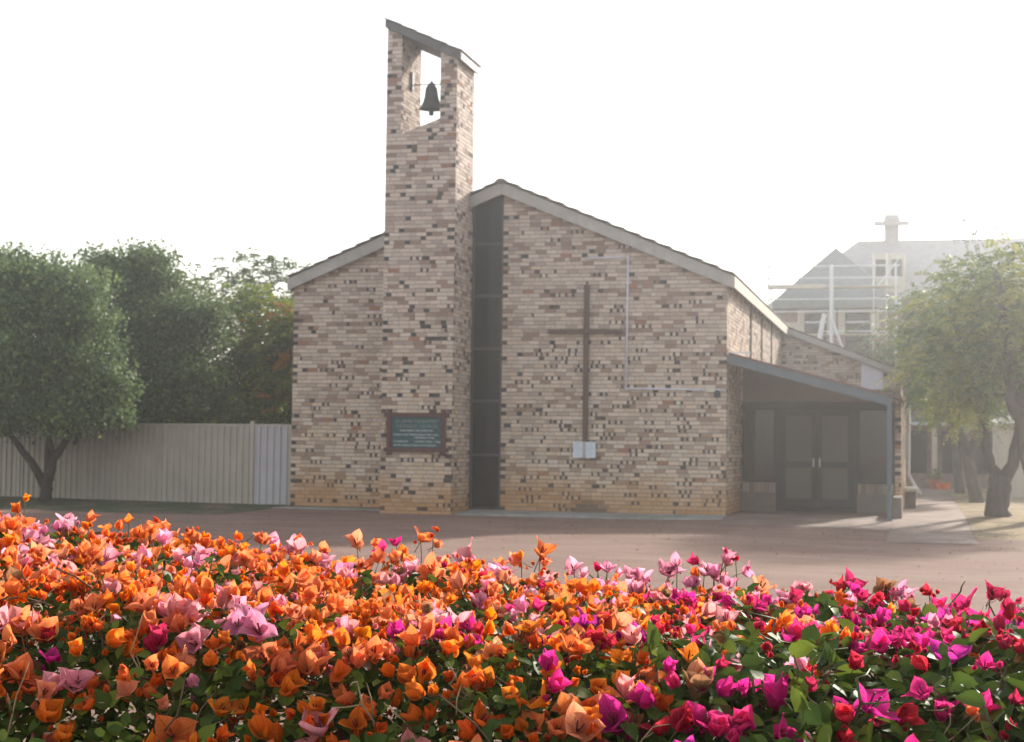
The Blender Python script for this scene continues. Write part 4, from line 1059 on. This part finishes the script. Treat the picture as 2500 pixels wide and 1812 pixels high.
def heart(seed, opn):
    """stamen tubes and short stalk of a flower"""
    r_ = random.Random(seed); V, F, U, MI = [], [], [], []
    def tube(a, c, r0, r1, mi):
        a, c = Vector(a), Vector(c); d = (c - a).normalized(); h = d.orthogonal().normalized(); g = d.cross(h); i = len(V)
        for p, r in ((a, r0), (c, r1)):
            for k in range(4):
                t = k * math.pi / 2; V.append(np.array(p + (h * math.cos(t) + g * math.sin(t)) * r))
        for k in range(4):
            F.append((i + k, i + (k + 1) % 4, i + 4 + (k + 1) % 4, i + 4 + k)); U.extend([(0, 0)] * 4); MI.append(mi)
        F.append((i + 4, i + 5, i + 6, i + 7)); U.extend([(0, 0)] * 4); MI.append(mi)
    for k in range(3):
        a = k * 2.094 + .3; o = opn * .3
        tube((math.cos(a) * .04, math.sin(a) * .04, .06), (math.cos(a) * (.05 + o * .25), math.sin(a) * (.05 + o * .25), r_.uniform(.42, .6)), .022, .032, 1)
    tube((0, 0, .05), (r_.uniform(-.2, .2), r_.uniform(-.2, .2), -.75), .022, .028, 2)
    return V, F, U, MI
def flower_proto(kind, seed, fine=False):
    r_ = random.Random(seed); parts = []
    if kind == 'bud': ph, bd, cup, wd = r_.uniform(.42, .55), -r_.uniform(.75, .95), .95, .37
    elif kind == 'half': ph, bd, cup, wd = r_.uniform(.5, .7), -r_.uniform(.15, .5), .62, .40
    else: ph, bd, cup, wd = r_.uniform(.6, .95), r_.uniform(-.25, .3), .40, .39
    a0 = r_.uniform(0, 6.28)
    for k in range(3):
        parts.append(bract_grid(a0 + k * 2.094 + r_.uniform(-.2, .2), ph + r_.uniform(-.25, .32), bd + r_.uniform(-.25, .25), cup, seed * 10 + k, wd * r_.uniform(.92, 1.08), fine=fine))
    h = heart(seed, 1 if kind == 'open' else .4)
    return parts, h
def whole(parts, h):
    V, F, U, MI = [], [], [], []
    for v, f, u in parts:
        i = len(V); V += v; F += [tuple(i + k for k in q) for q in f]; U += u; MI += [0] * len(f)
    i = len(V); V += h[0]; F += [tuple(i + k for k in q) for q in h[1]]; U += h[2]; MI += h[3]
    return (np.array(V), F, U), MI
KINDS = ['bud', 'bud', 'bud', 'half', 'half', 'half', 'half', 'open', 'open', 'open', 'open', 'open']
PROT = [flower_proto(k, 100 + i) for i, k in enumerate(KINDS)]
FM3 = [M['bract'], M['stamen'], M['greenstem']]; FM3S = [M['bracts'], M['stamen'], M['greenstem']]
def lite_heart(seed):
    V, F, U, MI = heart(seed, .5); return V[24:], [tuple(i - 24 for i in f) for f in F[15:19]], U[60:76], MI[15:19]
PROTL = [flower_proto(k, 100 + i, None) for i, k in enumerate(KINDS)]
WHOLE = [whole(p[0], lite_heart(100 + i)) for i, p in enumerate(PROTL)]
PROTF = [flower_proto(k, 100 + i, True) for i, k in enumerate(KINDS)]
WHOLEF = [whole(*p) for p in PROTF]
FMESH = [proto_mesh('flower', w[0], FM3, w[1]) for w in WHOLEF]
HMESH = [proto_mesh('flower', (p[1][0], p[1][1], p[1][2]), FM3, p[1][3]) for p in PROTF]
BMESH = [[proto_mesh('bract', q, [M['bract']]) for q in p[0]] for p in PROTF]

# leaf of the hedge: heart-shaped blade folded along its midrib
def hleaf(seed):
    r_ = random.Random(seed); wv = [.03, .30, .36, .26, .10, 0]; vv = [0, .18, .42, .68, .88, 1]
    curl, fold, tw = r_.uniform(-.1, .5), r_.uniform(.15, .5), r_.uniform(-.4, .4)
    V, row = [], []
    for j, v in enumerate(vv):
        for u in (-1, -.5, 0, .5, 1):
            w = wv[j]; V.append(np.array([u * w, v - .05 * abs(u) * (1 if v < .3 else 0), fold * w * abs(u) - curl * v * v * .6 + tw * u * w * v + .03 * math.sin(v * 9 + u * 3)])); row.append(((u + 1) / 2, v))
    F, U = [], []
    for j in range(5):
        for i in range(4):
            f = (j * 5 + i, j * 5 + i + 1, (j + 1) * 5 + i + 1, (j + 1) * 5 + i); F.append(f); U += [row[k] for k in f]
    return (np.array(V), F, U)
LP = [hleaf(i) for i in range(6)]
def lite(seed):
    v, f, u = hleaf(seed); keep = [0, 2, 4]; rows = [0, 1, 3, 5]
    V = np.array([v[j * 5 + i] for j in rows for i in keep]); vv = [0, .18, .68, 1]; F, U = [], []
    for j in range(3):
        for i in range(2):
            q = (j * 3 + i, j * 3 + i + 1, (j + 1) * 3 + i + 1, (j + 1) * 3 + i); F.append(q); U += [(a % 3 / 2, vv[a // 3]) for a in q]
    return V, F, U
LP2 = [lite(i) for i in range(6)]
LMESH = [proto_mesh('leaf', p, [M['hleaf']]) for p in LP]

KEY = [(1.932,-31.35,1.186,0.018,'o'),(2.043,-31.35,1.135,0.0357,'k'),(1.979,-31.495,1.124,0.0317,'k'),(2.155,-31.719,1.114,0.0375,'k'),(1.915,-31.35,1.159,0.027,'o'),(2.202,-31.35,1.142,0.0236,'o'),(2.369,-31.756,1.093,0.0261,'o'),(2.305,-31.35,1.126,0.0281,'s'),(2.276,-31.35,1.146,0.0164,'o'),(2.368,-31.35,1.106,0.032,'s'),(2.348,-31.35,1.101,0.0233,'o'),(2.557,-31.35,1.101,0.0317,'k'),(2.617,-31.35,1.097,0.0344,'k'),(2.516,-31.917,1.085,0.0305,'p'),(2.485,-31.35,1.109,0.022,'o'),(2.691,-31.35,1.072,0.0257,'r'),(2.763,-31.35,1.111,0.0341,'s'),(2.787,-31.49,1.065,0.0328,'o'),(2.827,-31.35,1.093,0.0254,'m'),(2.857,-31.35,1.107,0.0237,'m'),(2.873,-31.35,1.084,0.0282,'o'),(2.913,-31.35,1.12,0.0326,'s'),(2.942,-31.35,1.126,0.0146,'o'),(3.026,-31.35,1.088,0.0446,'p'),(3.099,-31.35,1.061,0.0278,'s'),(3.185,-31.35,1.096,0.0414,'s'),(3.144,-31.35,1.082,0.0221,'o'),(3.262,-31.35,1.063,0.033,'k'),(3.335,-31.35,1.063,0.0273,'k'),(3.315,-31.35,1.064,0.0219,'r'),(3.39,-31.35,1.05,0.0327,'k'),(3.419,-31.35,1.041,0.0326,'k'),(3.468,-31.35,1.062,0.0379,'k'),(3.487,-31.35,1.082,0.0298,'k'),(3.533,-31.35,1.088,0.0243,'m'),(3.545,-31.35,1.064,0.0323,'k'),(3.565,-31.35,1.06,0.0323,'k'),(3.591,-31.35,1.09,0.0322,'k'),(3.598,-31.35,1.04,0.0268,'k'),(3.66,-31.35,1.035,0.0401,'s'),(3.588,-31.35,1.107,0.014,'r'),(3.612,-31.35,1.093,0.0129,'r'),(3.754,-31.35,1.038,0.0212,'r'),(3.847,-31.35,1.05,0.0396,'m'),(3.838,-31.35,1.041,0.0317,'r'),(3.925,-31.35,1.043,0.0341,'k'),(3.953,-31.35,1.035,0.0314,'k'),(3.921,-31.35,1.02,0.0262,'r'),(4.01,-31.35,1.037,0.0261,'r'),(4.026,-31.526,1.016,0.0371,'m'),(4.083,-31.35,1.016,0.0441,'m'),(4.132,-31.35,1.041,0.031,'r'),(4.159,-31.35,1.033,0.0181,'r'),(4.185,-31.35,1.024,0.0154,'r'),(3.702,-31.705,1.019,0.0288,'m'),(3.773,-32.158,1.013,0.0266,'m'),(2.853,-32.523,1.019,0.0351,'r'),(2.701,-32.58,0.99,0.0232,'m'),(2.781,-32.259,1.068,0.0389,'s'),(2.786,-32.422,1.06,0.0367,'s'),(2.96,-32.362,1.05,0.0246,'o'),(2.949,-32.426,1.045,0.03,'p'),(3.106,-32.546,0.995,0.049,'s'),(3.126,-32.524,1.0,0.0341,'p'),(3.163,-32.507,1.006,0.0304,'s'),(3.211,-32.491,1.01,0.0267,'s'),(3.202,-32.42,1.033,0.0294,'m'),(3.274,-32.411,1.034,0.0332,'m'),(3.294,-32.319,1.036,0.0262,'m'),(3.298,-32.425,1.03,0.0291,'s'),(3.249,-32.442,1.026,0.029,'p'),(3.287,-32.542,0.989,0.0371,'o'),(3.236,-32.534,0.986,0.0224,'o'),(3.452,-32.177,1.036,0.0335,'v'),(3.476,-32.138,1.033,0.0276,'r'),(3.419,-32.197,1.029,0.0167,'r'),(3.476,-32.43,1.024,0.0285,'s'),(3.501,-32.432,1.022,0.0265,'s'),(3.289,-32.16,1.036,0.0235,'o'),(3.392,-32.386,1.033,0.0273,'v'),(3.469,-32.521,0.992,0.0312,'o'),(3.502,-32.521,0.983,0.0165,'o'),(3.585,-32.537,0.977,0.0306,'p'),(3.582,-32.594,0.947,0.0422,'m'),(3.622,-32.544,0.97,0.0322,'m'),(3.635,-32.464,1.002,0.0222,'m'),(3.686,-32.5,0.989,0.0326,'m'),(3.699,-32.573,0.95,0.035,'m'),(3.728,-32.582,0.94,0.0313,'m'),(3.805,-32.503,0.982,0.0375,'m'),(3.838,-32.475,0.986,0.0216,'r'),(3.921,-32.524,0.975,0.0455,'m'),(3.897,-32.541,0.958,0.0278,'r'),(3.954,-32.092,1.013,0.031,'m'),(3.994,-32.004,1.013,0.0297,'m'),(4.033,-32.296,1.018,0.0418,'v'),(4.085,-32.315,1.01,0.0225,'m'),(3.897,-32.383,1.01,0.026,'r'),(2.743,-32.67,0.922,0.0371,'o'),(2.807,-32.642,0.937,0.0261,'o'),(2.784,-32.691,0.895,0.0293,'o'),(3.0,-32.631,0.936,0.0294,'o'),(3.087,-32.653,0.911,0.0361,'o'),(3.166,-32.647,0.921,0.0431,'p'),(3.214,-32.627,0.927,0.0288,'o'),(3.388,-32.609,0.939,0.0321,'o'),(3.504,-32.617,0.931,0.0316,'s'),(2.774,-32.534,1.017,0.0313,'o'),(3.703,-32.427,1.007,0.0205,'r'),(3.743,-32.49,0.984,0.0217,'m'),(3.666,-32.585,0.944,0.0385,'r')]


PAL = {'o': [(.92, .22, .005), (.88, .15, .004), (.93, .26, .006)], 's': [(.90, .26, .075), (.86, .22, .08), (.92, .33, .16)], 'p': [(.86, .32, .30), (.84, .30, .38), (.88, .38, .42)],
       'k': [(.86, .34, .48), (.88, .40, .52), (.84, .30, .48)], 'm': [(.74, .012, .22), (.70, .010, .28), (.76, .02, .18)], 'r': [(.60, .008, .055), (.55, .008, .09), (.64, .012, .04)], 'v': [(.62, .02, .36), (.56, .015, .30), (.64, .03, .34)]}
FL = []       # x, y, z, nx, ny, nz, size, flower form, colour, plant, height over the clipped top
def put(x, y, z, n, s, c, k=None, lift=0, tint=1.0):
    if k is None: k = rng.integers(0, 3) if s < .019 else (rng.integers(0, 7) if s < .025 else rng.integers(3, 12))
    if k > 6 and c in 'or' and rng.random() < .5: k = rng.integers(1, 7)
    col = np.array(PAL[c][rng.integers(3)]) * rng.uniform(.84, 1.08) * tint
    if rng.random() < .025: col = np.array([.30, .15, .06])
    if c == 's' and rng.random() < .4: col = .5 * col + .5 * np.array(PAL['o'][0])
    FL.append((x, y, z, *n, s, k, col, 1 if c in 'mrv' else 0, lift))
for x, y, z, s, c in KEY:
    n = np.array([rng.normal(0, .4), -.45 + rng.normal(0, .3), .85])
    lift = z - float(HT(x, y))
    put(x, y, z - .3 * s, n, s * 1.12, c, lift=lift)
    if s > .027:                         # two or three to a cluster
        for q in range(rng.integers(1, 3)):
            o = rng.normal(0, .6, 3) * s
            put(x + o[0], y + abs(o[1]) + .01, z - .5 * s - abs(o[2]) * .5, n + np.array([o[0] * 25, .2, 0]) + rng.normal(0, .2, 3), s * rng.uniform(.7, 1.0), c if rng.random() < .75 else ('o' if c in 'ospk' else 'r'))
# the rest of the bloom, in clusters
NF = 9000
fx = rng.uniform(HX0, HX1, NF); fy = rng.uniform(HYF, HYB, NF)
keyxy = np.array([(k[0], k[1]) for k in KEY])
lf = lump(fx, fy)
dens = np.array([noise.noise(Vector((a * 3.2, c * 3.2, 9))) for a, c in zip(fx, fy)])
grid = {}
for i in range(NF):
    x, y = fx[i], fy[i]
    mag = 1 / (1 + math.exp(-(x - 3.62 - .16 * noise.noise(Vector((x * 4, y * 4, 1)))) / .06))
    if rng.random() < .02 and x > 2.4: mag = 1 - mag
    magenta = rng.random() < mag
    p = (.88 if not magenta else .30) * (1 + 1.1 * dens[i])
    p *= max(.30, 1 - .65 * max(0, (-32.5 - y) / .3))
    if x < 1.75 or x > 4.5: p *= .6
    if rng.random() > p: continue
    if np.min(np.hypot(*(keyxy - (x, y)).T)) < .030: continue
    cell = (int(x / .03), int(y / .03))
    if sum(grid.get((cell[0] + a, cell[1] + d), 0) for a in (-1, 0, 1) for d in (-1, 0, 1)) >= (4 if not magenta else 3): continue
    grid[cell] = grid.get(cell, 0) + 1
    u = rng.random(); back = (y + 32.6) / 1.3
    if magenta: c = 'm' if u < .38 else 'r' if u < .80 else 'v' if u < .86 else 'k' if u < .95 else 'o'
    else: c = 'o' if u < .62 - .18 * back else 's' if u < .90 - .12 * back else 'p' if u < .97 - .06 * back else 'k' if u < .985 else 'r'  # more salmon and pink towards the back stands for the brighter light there
    if abs(x - 3.47) < .12 and y > -31.6 and rng.random() < .6: c = 'k'
    if x < 2.3 and y > -31.7 and rng.random() < .2: c = 'k'
    h = float(HT(x, y)) + lf[i] + rng.normal(-.006, .015)
    nn = HN(fx[i:i + 1], fy[i:i + 1])[0]
    m = rng.choice([1, 2, 2, 3])
    s0 = rng.uniform(.023, .039) if c in 'spkmv' else rng.uniform(.015, .031)
    if y < -32.35: s0 *= 1.15
    for q in range(m):
        o = rng.normal(0, .55, 3) * s0 if m > 1 else np.zeros(3)
        n = nn * .8 + np.array([rng.normal(0, .45) + o[0] * 22, rng.normal(-.25, .4) + o[1] * 22, .3])
        put(x + o[0], y + o[1], h + o[2] * .5, n, s0 * rng.uniform(.75, 1.08), c)
# clusters of small buds beside the flowers
nb = len(FL)
for i in rng.choice(nb, int(nb * .45), replace=False):
    f = FL[i]
    for q in range(rng.integers(1, 4)):
        col = f[8] * np.array([.80, .7, .75]); s = rng.uniform(.008, .015)
        o = rng.normal(0, .016, 3); FL.append((f[0] + o[0], f[1] + o[1], f[2] + o[2] * .7, rng.normal(0, .5), rng.normal(-.2, .5), 1, s, rng.integers(0, 3), col, f[9], 0))
# front face of the hedge, towards the camera and in its own shade
for i in range(420):
    x = rng.uniform(HX0, HX1); z = rng.uniform(.25, .82); y = -32.78 - .16 * (1 - z) + rng.normal(0, .04)
    mg = x > 3.62 + rng.normal(0, .1); c = rng.choice(['m', 'r']) if mg else rng.choice(['o', 'o', 's', 'p'])
    FL.append((x, y, z, rng.normal(0, .5), -.8, .55, rng.uniform(.02, .034), rng.integers(2, 12), np.array(PAL[c][rng.integers(3)]), 1 if mg else 0, 0))

hedge = [thing('bougainvillea_hedge', (2.4, -32, -.1), 'orange and salmon pink flowering bougainvillea hedge filling the left and middle foreground', 'hedge', 'flowering hedge plants along the front'),
         thing('bougainvillea_hedge', (4.3, -32, -.1), 'magenta and crimson flowering bougainvillea hedge at the right of the foreground', 'hedge', 'flowering hedge plants along the front')]
FW = np.array(fw)
def rank(P):
    q = P - np.array(CAM); d = q @ FW
    sx, sy = (q @ np.array(cR)) / d, (q @ np.array(cU)) / d
    vis = (np.abs(sx) < .315) & (sy > -.235)
    return d, vis
FA = np.array([f[:7] for f in FL]); FK = np.array([f[7] for f in FL]); FC = np.clip(np.array([f[8] for f in FL]), 0, .95); FP = np.array([f[9] for f in FL])
FT = frames(FA[:, 3:6], rng.uniform(0, 6.28, len(FL)), FA[:, 6])
D, vis = rank(FA[:, :3])
for pl in (0, 1):
    idx = np.where(FP == pl)[0]
    sc_ = np.where(vis[idx], FA[idx, 6] / D[idx], 0) * np.where(np.arange(len(FL))[idx] < len(KEY), 1.5, 1)
    order = idx[np.argsort(-sc_)]
    for r_, i in enumerate(order[:300]):
        mw = Matrix([[*FT[i][a], 0] for a in range(3)] + [[0, 0, 0, 1]])
        k = FK[i]
        o = bpy.data.objects.new('flower', HMESH[k] if r_ < 100 else FMESH[k]); o.color = (*FC[i], 1)
        COL.objects.link(o); o.parent = hedge[pl]
        mw.translation = Vector(FA[i, :3]) - WL[hedge[pl].name]; o.matrix_local = mw
        if r_ < 100:
            for q in range(3):
                bo = bpy.data.objects.new('bract', BMESH[k][q]); bo.color = (*np.clip(FC[i] * rng.uniform(.88, 1.1), 0, .95), 1)
                COL.objects.link(bo); bo.parent = o
    restf = order[300:]
    # everything smaller: one mass per plant, joined from its flower forms
    Vs = []
    objs = []
    for k in range(12):
        sel = restf[FK[restf] == k]
        if len(sel) == 0: continue
        objs.append(scatter('flower_mass', WHOLE[k][0], FT[sel], FA[sel, :3], FC[sel], FM3S, hedge[pl], mi=WHOLE[k][1], smooth=True, kind='stuff'))
    bpy.ops.object.select_all(action='DESELECT')
    for o in objs: o.select_set(True)
    bpy.context.view_layer.objects.active = objs[0]
    bpy.ops.object.join()
    objs[0].name = 'flower_mass'

# leaves: glossy, mostly just below the flowers, thinning into a twiggy inside
NL = 56000
lx = rng.uniform(HX0, HX1, NL); ly = rng.uniform(HYF + .05, HYB, NL)
lx[:9000] = rng.uniform(1.9, 4.5, 9000); ly[:9000] = rng.uniform(-32.95, -32.4, 9000)
ll = lump(lx, ly)
dep = rng.exponential(.085, NL); dep[:9000] *= 1.7
lz = HT(lx, ly) + ll + .004 - dep
nf = 32000
lx2 = rng.uniform(HX0, HX1, nf); lz2 = rng.uniform(.05, .9, nf); ly2 = -32.78 - .16 * (1 - lz2) + rng.exponential(.11, nf)
nk = 7000
lx3 = rng.uniform(HX0, HX1, nk); lz3 = rng.uniform(.05, .9, nk); ly3 = -31.2 - rng.exponential(.08, nk)
P = np.stack([np.concatenate([lx, lx2, lx3]), np.concatenate([ly, ly2, ly3]), np.concatenate([lz, lz2, lz3])], 1)
NN = np.concatenate([HN(lx, ly), np.tile([0, -.8, .5], (nf, 1)), np.tile([0, .8, .5], (nk, 1))])
SHOOT = []
sp_, sn_ = [], []
for i in range(46):
    x = rng.uniform(1.9, 4.35); y = rng.uniform(-32.6, -31.4)
    if x < 3.5 and rng.random() < .45: x = rng.uniform(3.6, 4.3)
    a = np.array([x, y, float(HT(x, y)) - .08]); d = np.array([rng.normal(0, .35), rng.normal(-.1, .35), 1.0]); d /= np.linalg.norm(d); L = rng.uniform(.09, .15)
    SHOOT.append((a, a + d * L, x))
    for q in range(rng.integers(5, 9)):
        t = rng.uniform(.35, 1.0); ang = q * 2.4; sp_.append(a + d * L * t); sn_.append(np.array([math.cos(ang) * .8, math.sin(ang) * .8 - .2, .55]))
P = np.concatenate([P, np.array(sp_)]); NN = np.concatenate([NN, np.array(sn_)])
n = len(P)
mg = P[:, 0] > 3.6 + rng.normal(0, .14, n)
# big blades show between the magenta flowers
size = rng.uniform(.018, .036, n) * np.where(mg, 1.3, 1.0)
T = frames(NN * .7 + rdir(n) * .75 + np.array([0, 0, .2]), rng.uniform(0, 6.28, n), size)
t = rng.random(n)[:, None]
LC = np.where(t < .7, np.array([.045, .080, .016]) + (np.array([.095, .145, .024]) - np.array([.045, .080, .016])) * t / .7, np.array([.16, .21, .03]))
dead = (rng.random(n) < .04) | ((P[:, 2] < .55) & (rng.random(n) < .25))
LC[dead] = np.array([.16, .085, .035]); LC *= rng.uniform(.75, 1.2, n)[:, None]
keep = (rng.random(n) < np.where(mg, 1.0, .85) * np.where((P[:, 0] < 1.7) | (P[:, 0] > 4.5), .6, 1.0))
D, vis = rank(P)
top_ = np.concatenate([dep < .05, np.zeros(nf, bool), np.zeros(nk, bool), np.ones(len(sp_), bool)])
kk = rng.integers(0, 6, n)
for pl in (0, 1):
    idx = np.where((mg == bool(pl)) & keep)[0]
    score = np.where(vis[idx] & top_[idx] & ~dead[idx], size[idx] / D[idx], 0)
    order = idx[np.argsort(-score)]
    for i in order[:300]:
        o = bpy.data.objects.new('leaf', LMESH[kk[i]]); o.color = (*LC[i], 1)
        COL.objects.link(o); o.parent = hedge[pl]
        mw = Matrix([[*T[i][a], 0] for a in range(3)] + [[0, 0, 0, 1]]); mw.translation = Vector(P[i]) - WL[hedge[pl].name]; o.matrix_local = mw
    objs = []
    for k in range(6):
        sel = order[300:]; sel = sel[kk[sel] == k]
        objs.append(scatter('leaf_mass', LP2[k], T[sel], P[sel], LC[sel], M['hleaves'], hedge[pl], smooth=True, kind='stuff'))
    bpy.ops.object.select_all(action='DESELECT')
    for o in objs: o.select_set(True)
    bpy.context.view_layer.objects.active = objs[0]
    bpy.ops.object.join(); objs[0].name = 'leaf_mass'

# (leafy shoots are listed with the leaves, their stems with the branches)
# stems, branches and twigs
def wob(a, c, n, k):
    a, c = np.array(a), np.array(c)
    return [tuple(a + (c - a) * t + rng.normal(0, k, 3) * math.sin(math.pi * t)) for t in np.linspace(0, 1, n)]
for pl, (xa, xb) in enumerate(((HX0, 3.6), (3.6, HX1))):
    tw = MB()
    for i in range(14 if pl == 0 else 10):
        x, y = rng.uniform(xa, xb), rng.uniform(-32.6, -31.6)
        b = MB(); b.tube(wob((min(max(x, xa + .15), xb - .15), y, -.12), (x + rng.normal(0, .2), y + rng.normal(0, .15), .72), 6, .03), [.018, .016, .014, .012, .010, .007], 7); b.build('stem', M['twig'], hedge[pl], smooth=True)
    for i in range(80 if pl == 0 else 100):
        x, y = rng.uniform(max(xa, 1.8), min(xb, 4.4)), rng.uniform(-32.75, -31.4); h = float(HT(x, y))
        d = rng.normal(0, .12, 2)
        a = (x, y, h - .24); c = (x + d[0], y + d[1], h + rng.uniform(-.03, .045 if rng.random() < .35 else .01))
        r0 = rng.uniform(.0018, .0045)
        b = MB(); pts = wob(a, c, 6, .012); b.tube(pts, [r0, r0 * .95, r0 * .9, r0 * .8, r0 * .7, r0 * .55], 6)
        for q in range(rng.integers(1, 4)):
            j = rng.integers(2, 6); p = np.array(pts[j]); e = p + np.array([rng.normal(0, .03), rng.normal(0, .03), rng.uniform(.0, .04)])
            b.tube([tuple(p), tuple((p + e) / 2 + rng.normal(0, .003, 3)), tuple(e)], [r0 * .5, r0 * .45, r0 * .3], 5)
        b.build('branch', M['greenstem'] if rng.random() < .3 else M['twig'], hedge[pl], smooth=True)
    for i in range(3000 if pl == 0 else 2200):
        x, y = rng.uniform(xa, xb), rng.uniform(HYF + .15, HYB); h = float(HT(x, y)) 
        zz = h - rng.exponential(.11); L = rng.uniform(.03, .12); d = rng.normal(size=3) * np.array([1, 1, .6]); d[2] += .35; d /= np.linalg.norm(d)
        a = np.array([x, y, zz]) - d * L / 2; c = a + d * L
        if c[2] > h + .02: continue
        tw.tube(wob(a, c, 4, .006), [.0017, .0015, .0013, .0009], 4, cap=False)
    for a, c, x in SHOOT:
        if (x > 3.6) == bool(pl):
            b = MB(); b.tube(wob(tuple(a), tuple(c), 5, .004), [.0024, .0022, .002, .0016, .0011], 6); b.build('shoot', M['greenstem'], hedge[pl], smooth=True)
    for i in range(16 if pl == 0 else 17):
        x, y = rng.uniform(max(xa, 2.55), min(xb, 4.15)), rng.uniform(-32.75, -32.45); h = float(HT(x, y))
        a = np.array([x, y, h - .07]); d = np.array([rng.normal(0, .6), rng.normal(-.5, .3), .8]); d /= np.linalg.norm(d); L = rng.uniform(.06, .12)
        pts = wob(tuple(a), tuple(a + d * L), 5, .005); r0 = rng.uniform(.0013, .0022)
        b = MB(); b.tube(pts, [r0, r0 * .9, r0 * .8, r0 * .65, r0 * .45], 6)
        for j in (2, 3, 4):
            p = np.array(pts[j]); e = p + (d + rng.normal(0, .8, 3)) * rng.uniform(.015, .035); b.tube([tuple(p), tuple((p + e) / 2 + rng.normal(0, .002, 3)), tuple(e)], [r0 * .6, r0 * .5, r0 * .3], 5)
        b.build('bare_twig', M['paletwig'], hedge[pl], smooth=True)
    tw.build('twig_mass', M['twig'], hedge[pl], kind='stuff')
    # stalks that carry the flowers standing clear of the top
    for i, f in enumerate(FL[:len(KEY)]):
        if f[9] == pl and f[10] > .004:
            b = MB(); x, y, z = f[0], f[1], f[2]
            b.tube(wob((x + rng.normal(0, .012), y + rng.normal(0, .02), float(HT(x, y)) - .06), (x, y, z), 5, .003), [.0016, .0015, .0013, .0012, .001], 5, cap=False)
            b.build('stalk', M['greenstem'], hedge[pl], smooth=True)


# ------------------------------------------------------------------ haze
b = MB(); b.box(-640, -640, -1.4, 640, 640, 13.4)
hz = b.build('haze', [], kind='stuff')
hm = bpy.data.materials.new('haze'); hm.use_nodes = True
n, l = hm.node_tree.nodes, hm.node_tree.links
n.remove(n['Principled BSDF'])
pv = n.new('ShaderNodeVolumePrincipled'); pv.inputs['Color'].default_value = (.96, .97, 1, 1); pv.inputs['Density'].default_value = .0018; pv.inputs['Anisotropy'].default_value = .8
l.new(pv.outputs[0], n['Material Output'].inputs['Volume'])
hz.data.materials.clear(); hz.data.materials.append(hm)
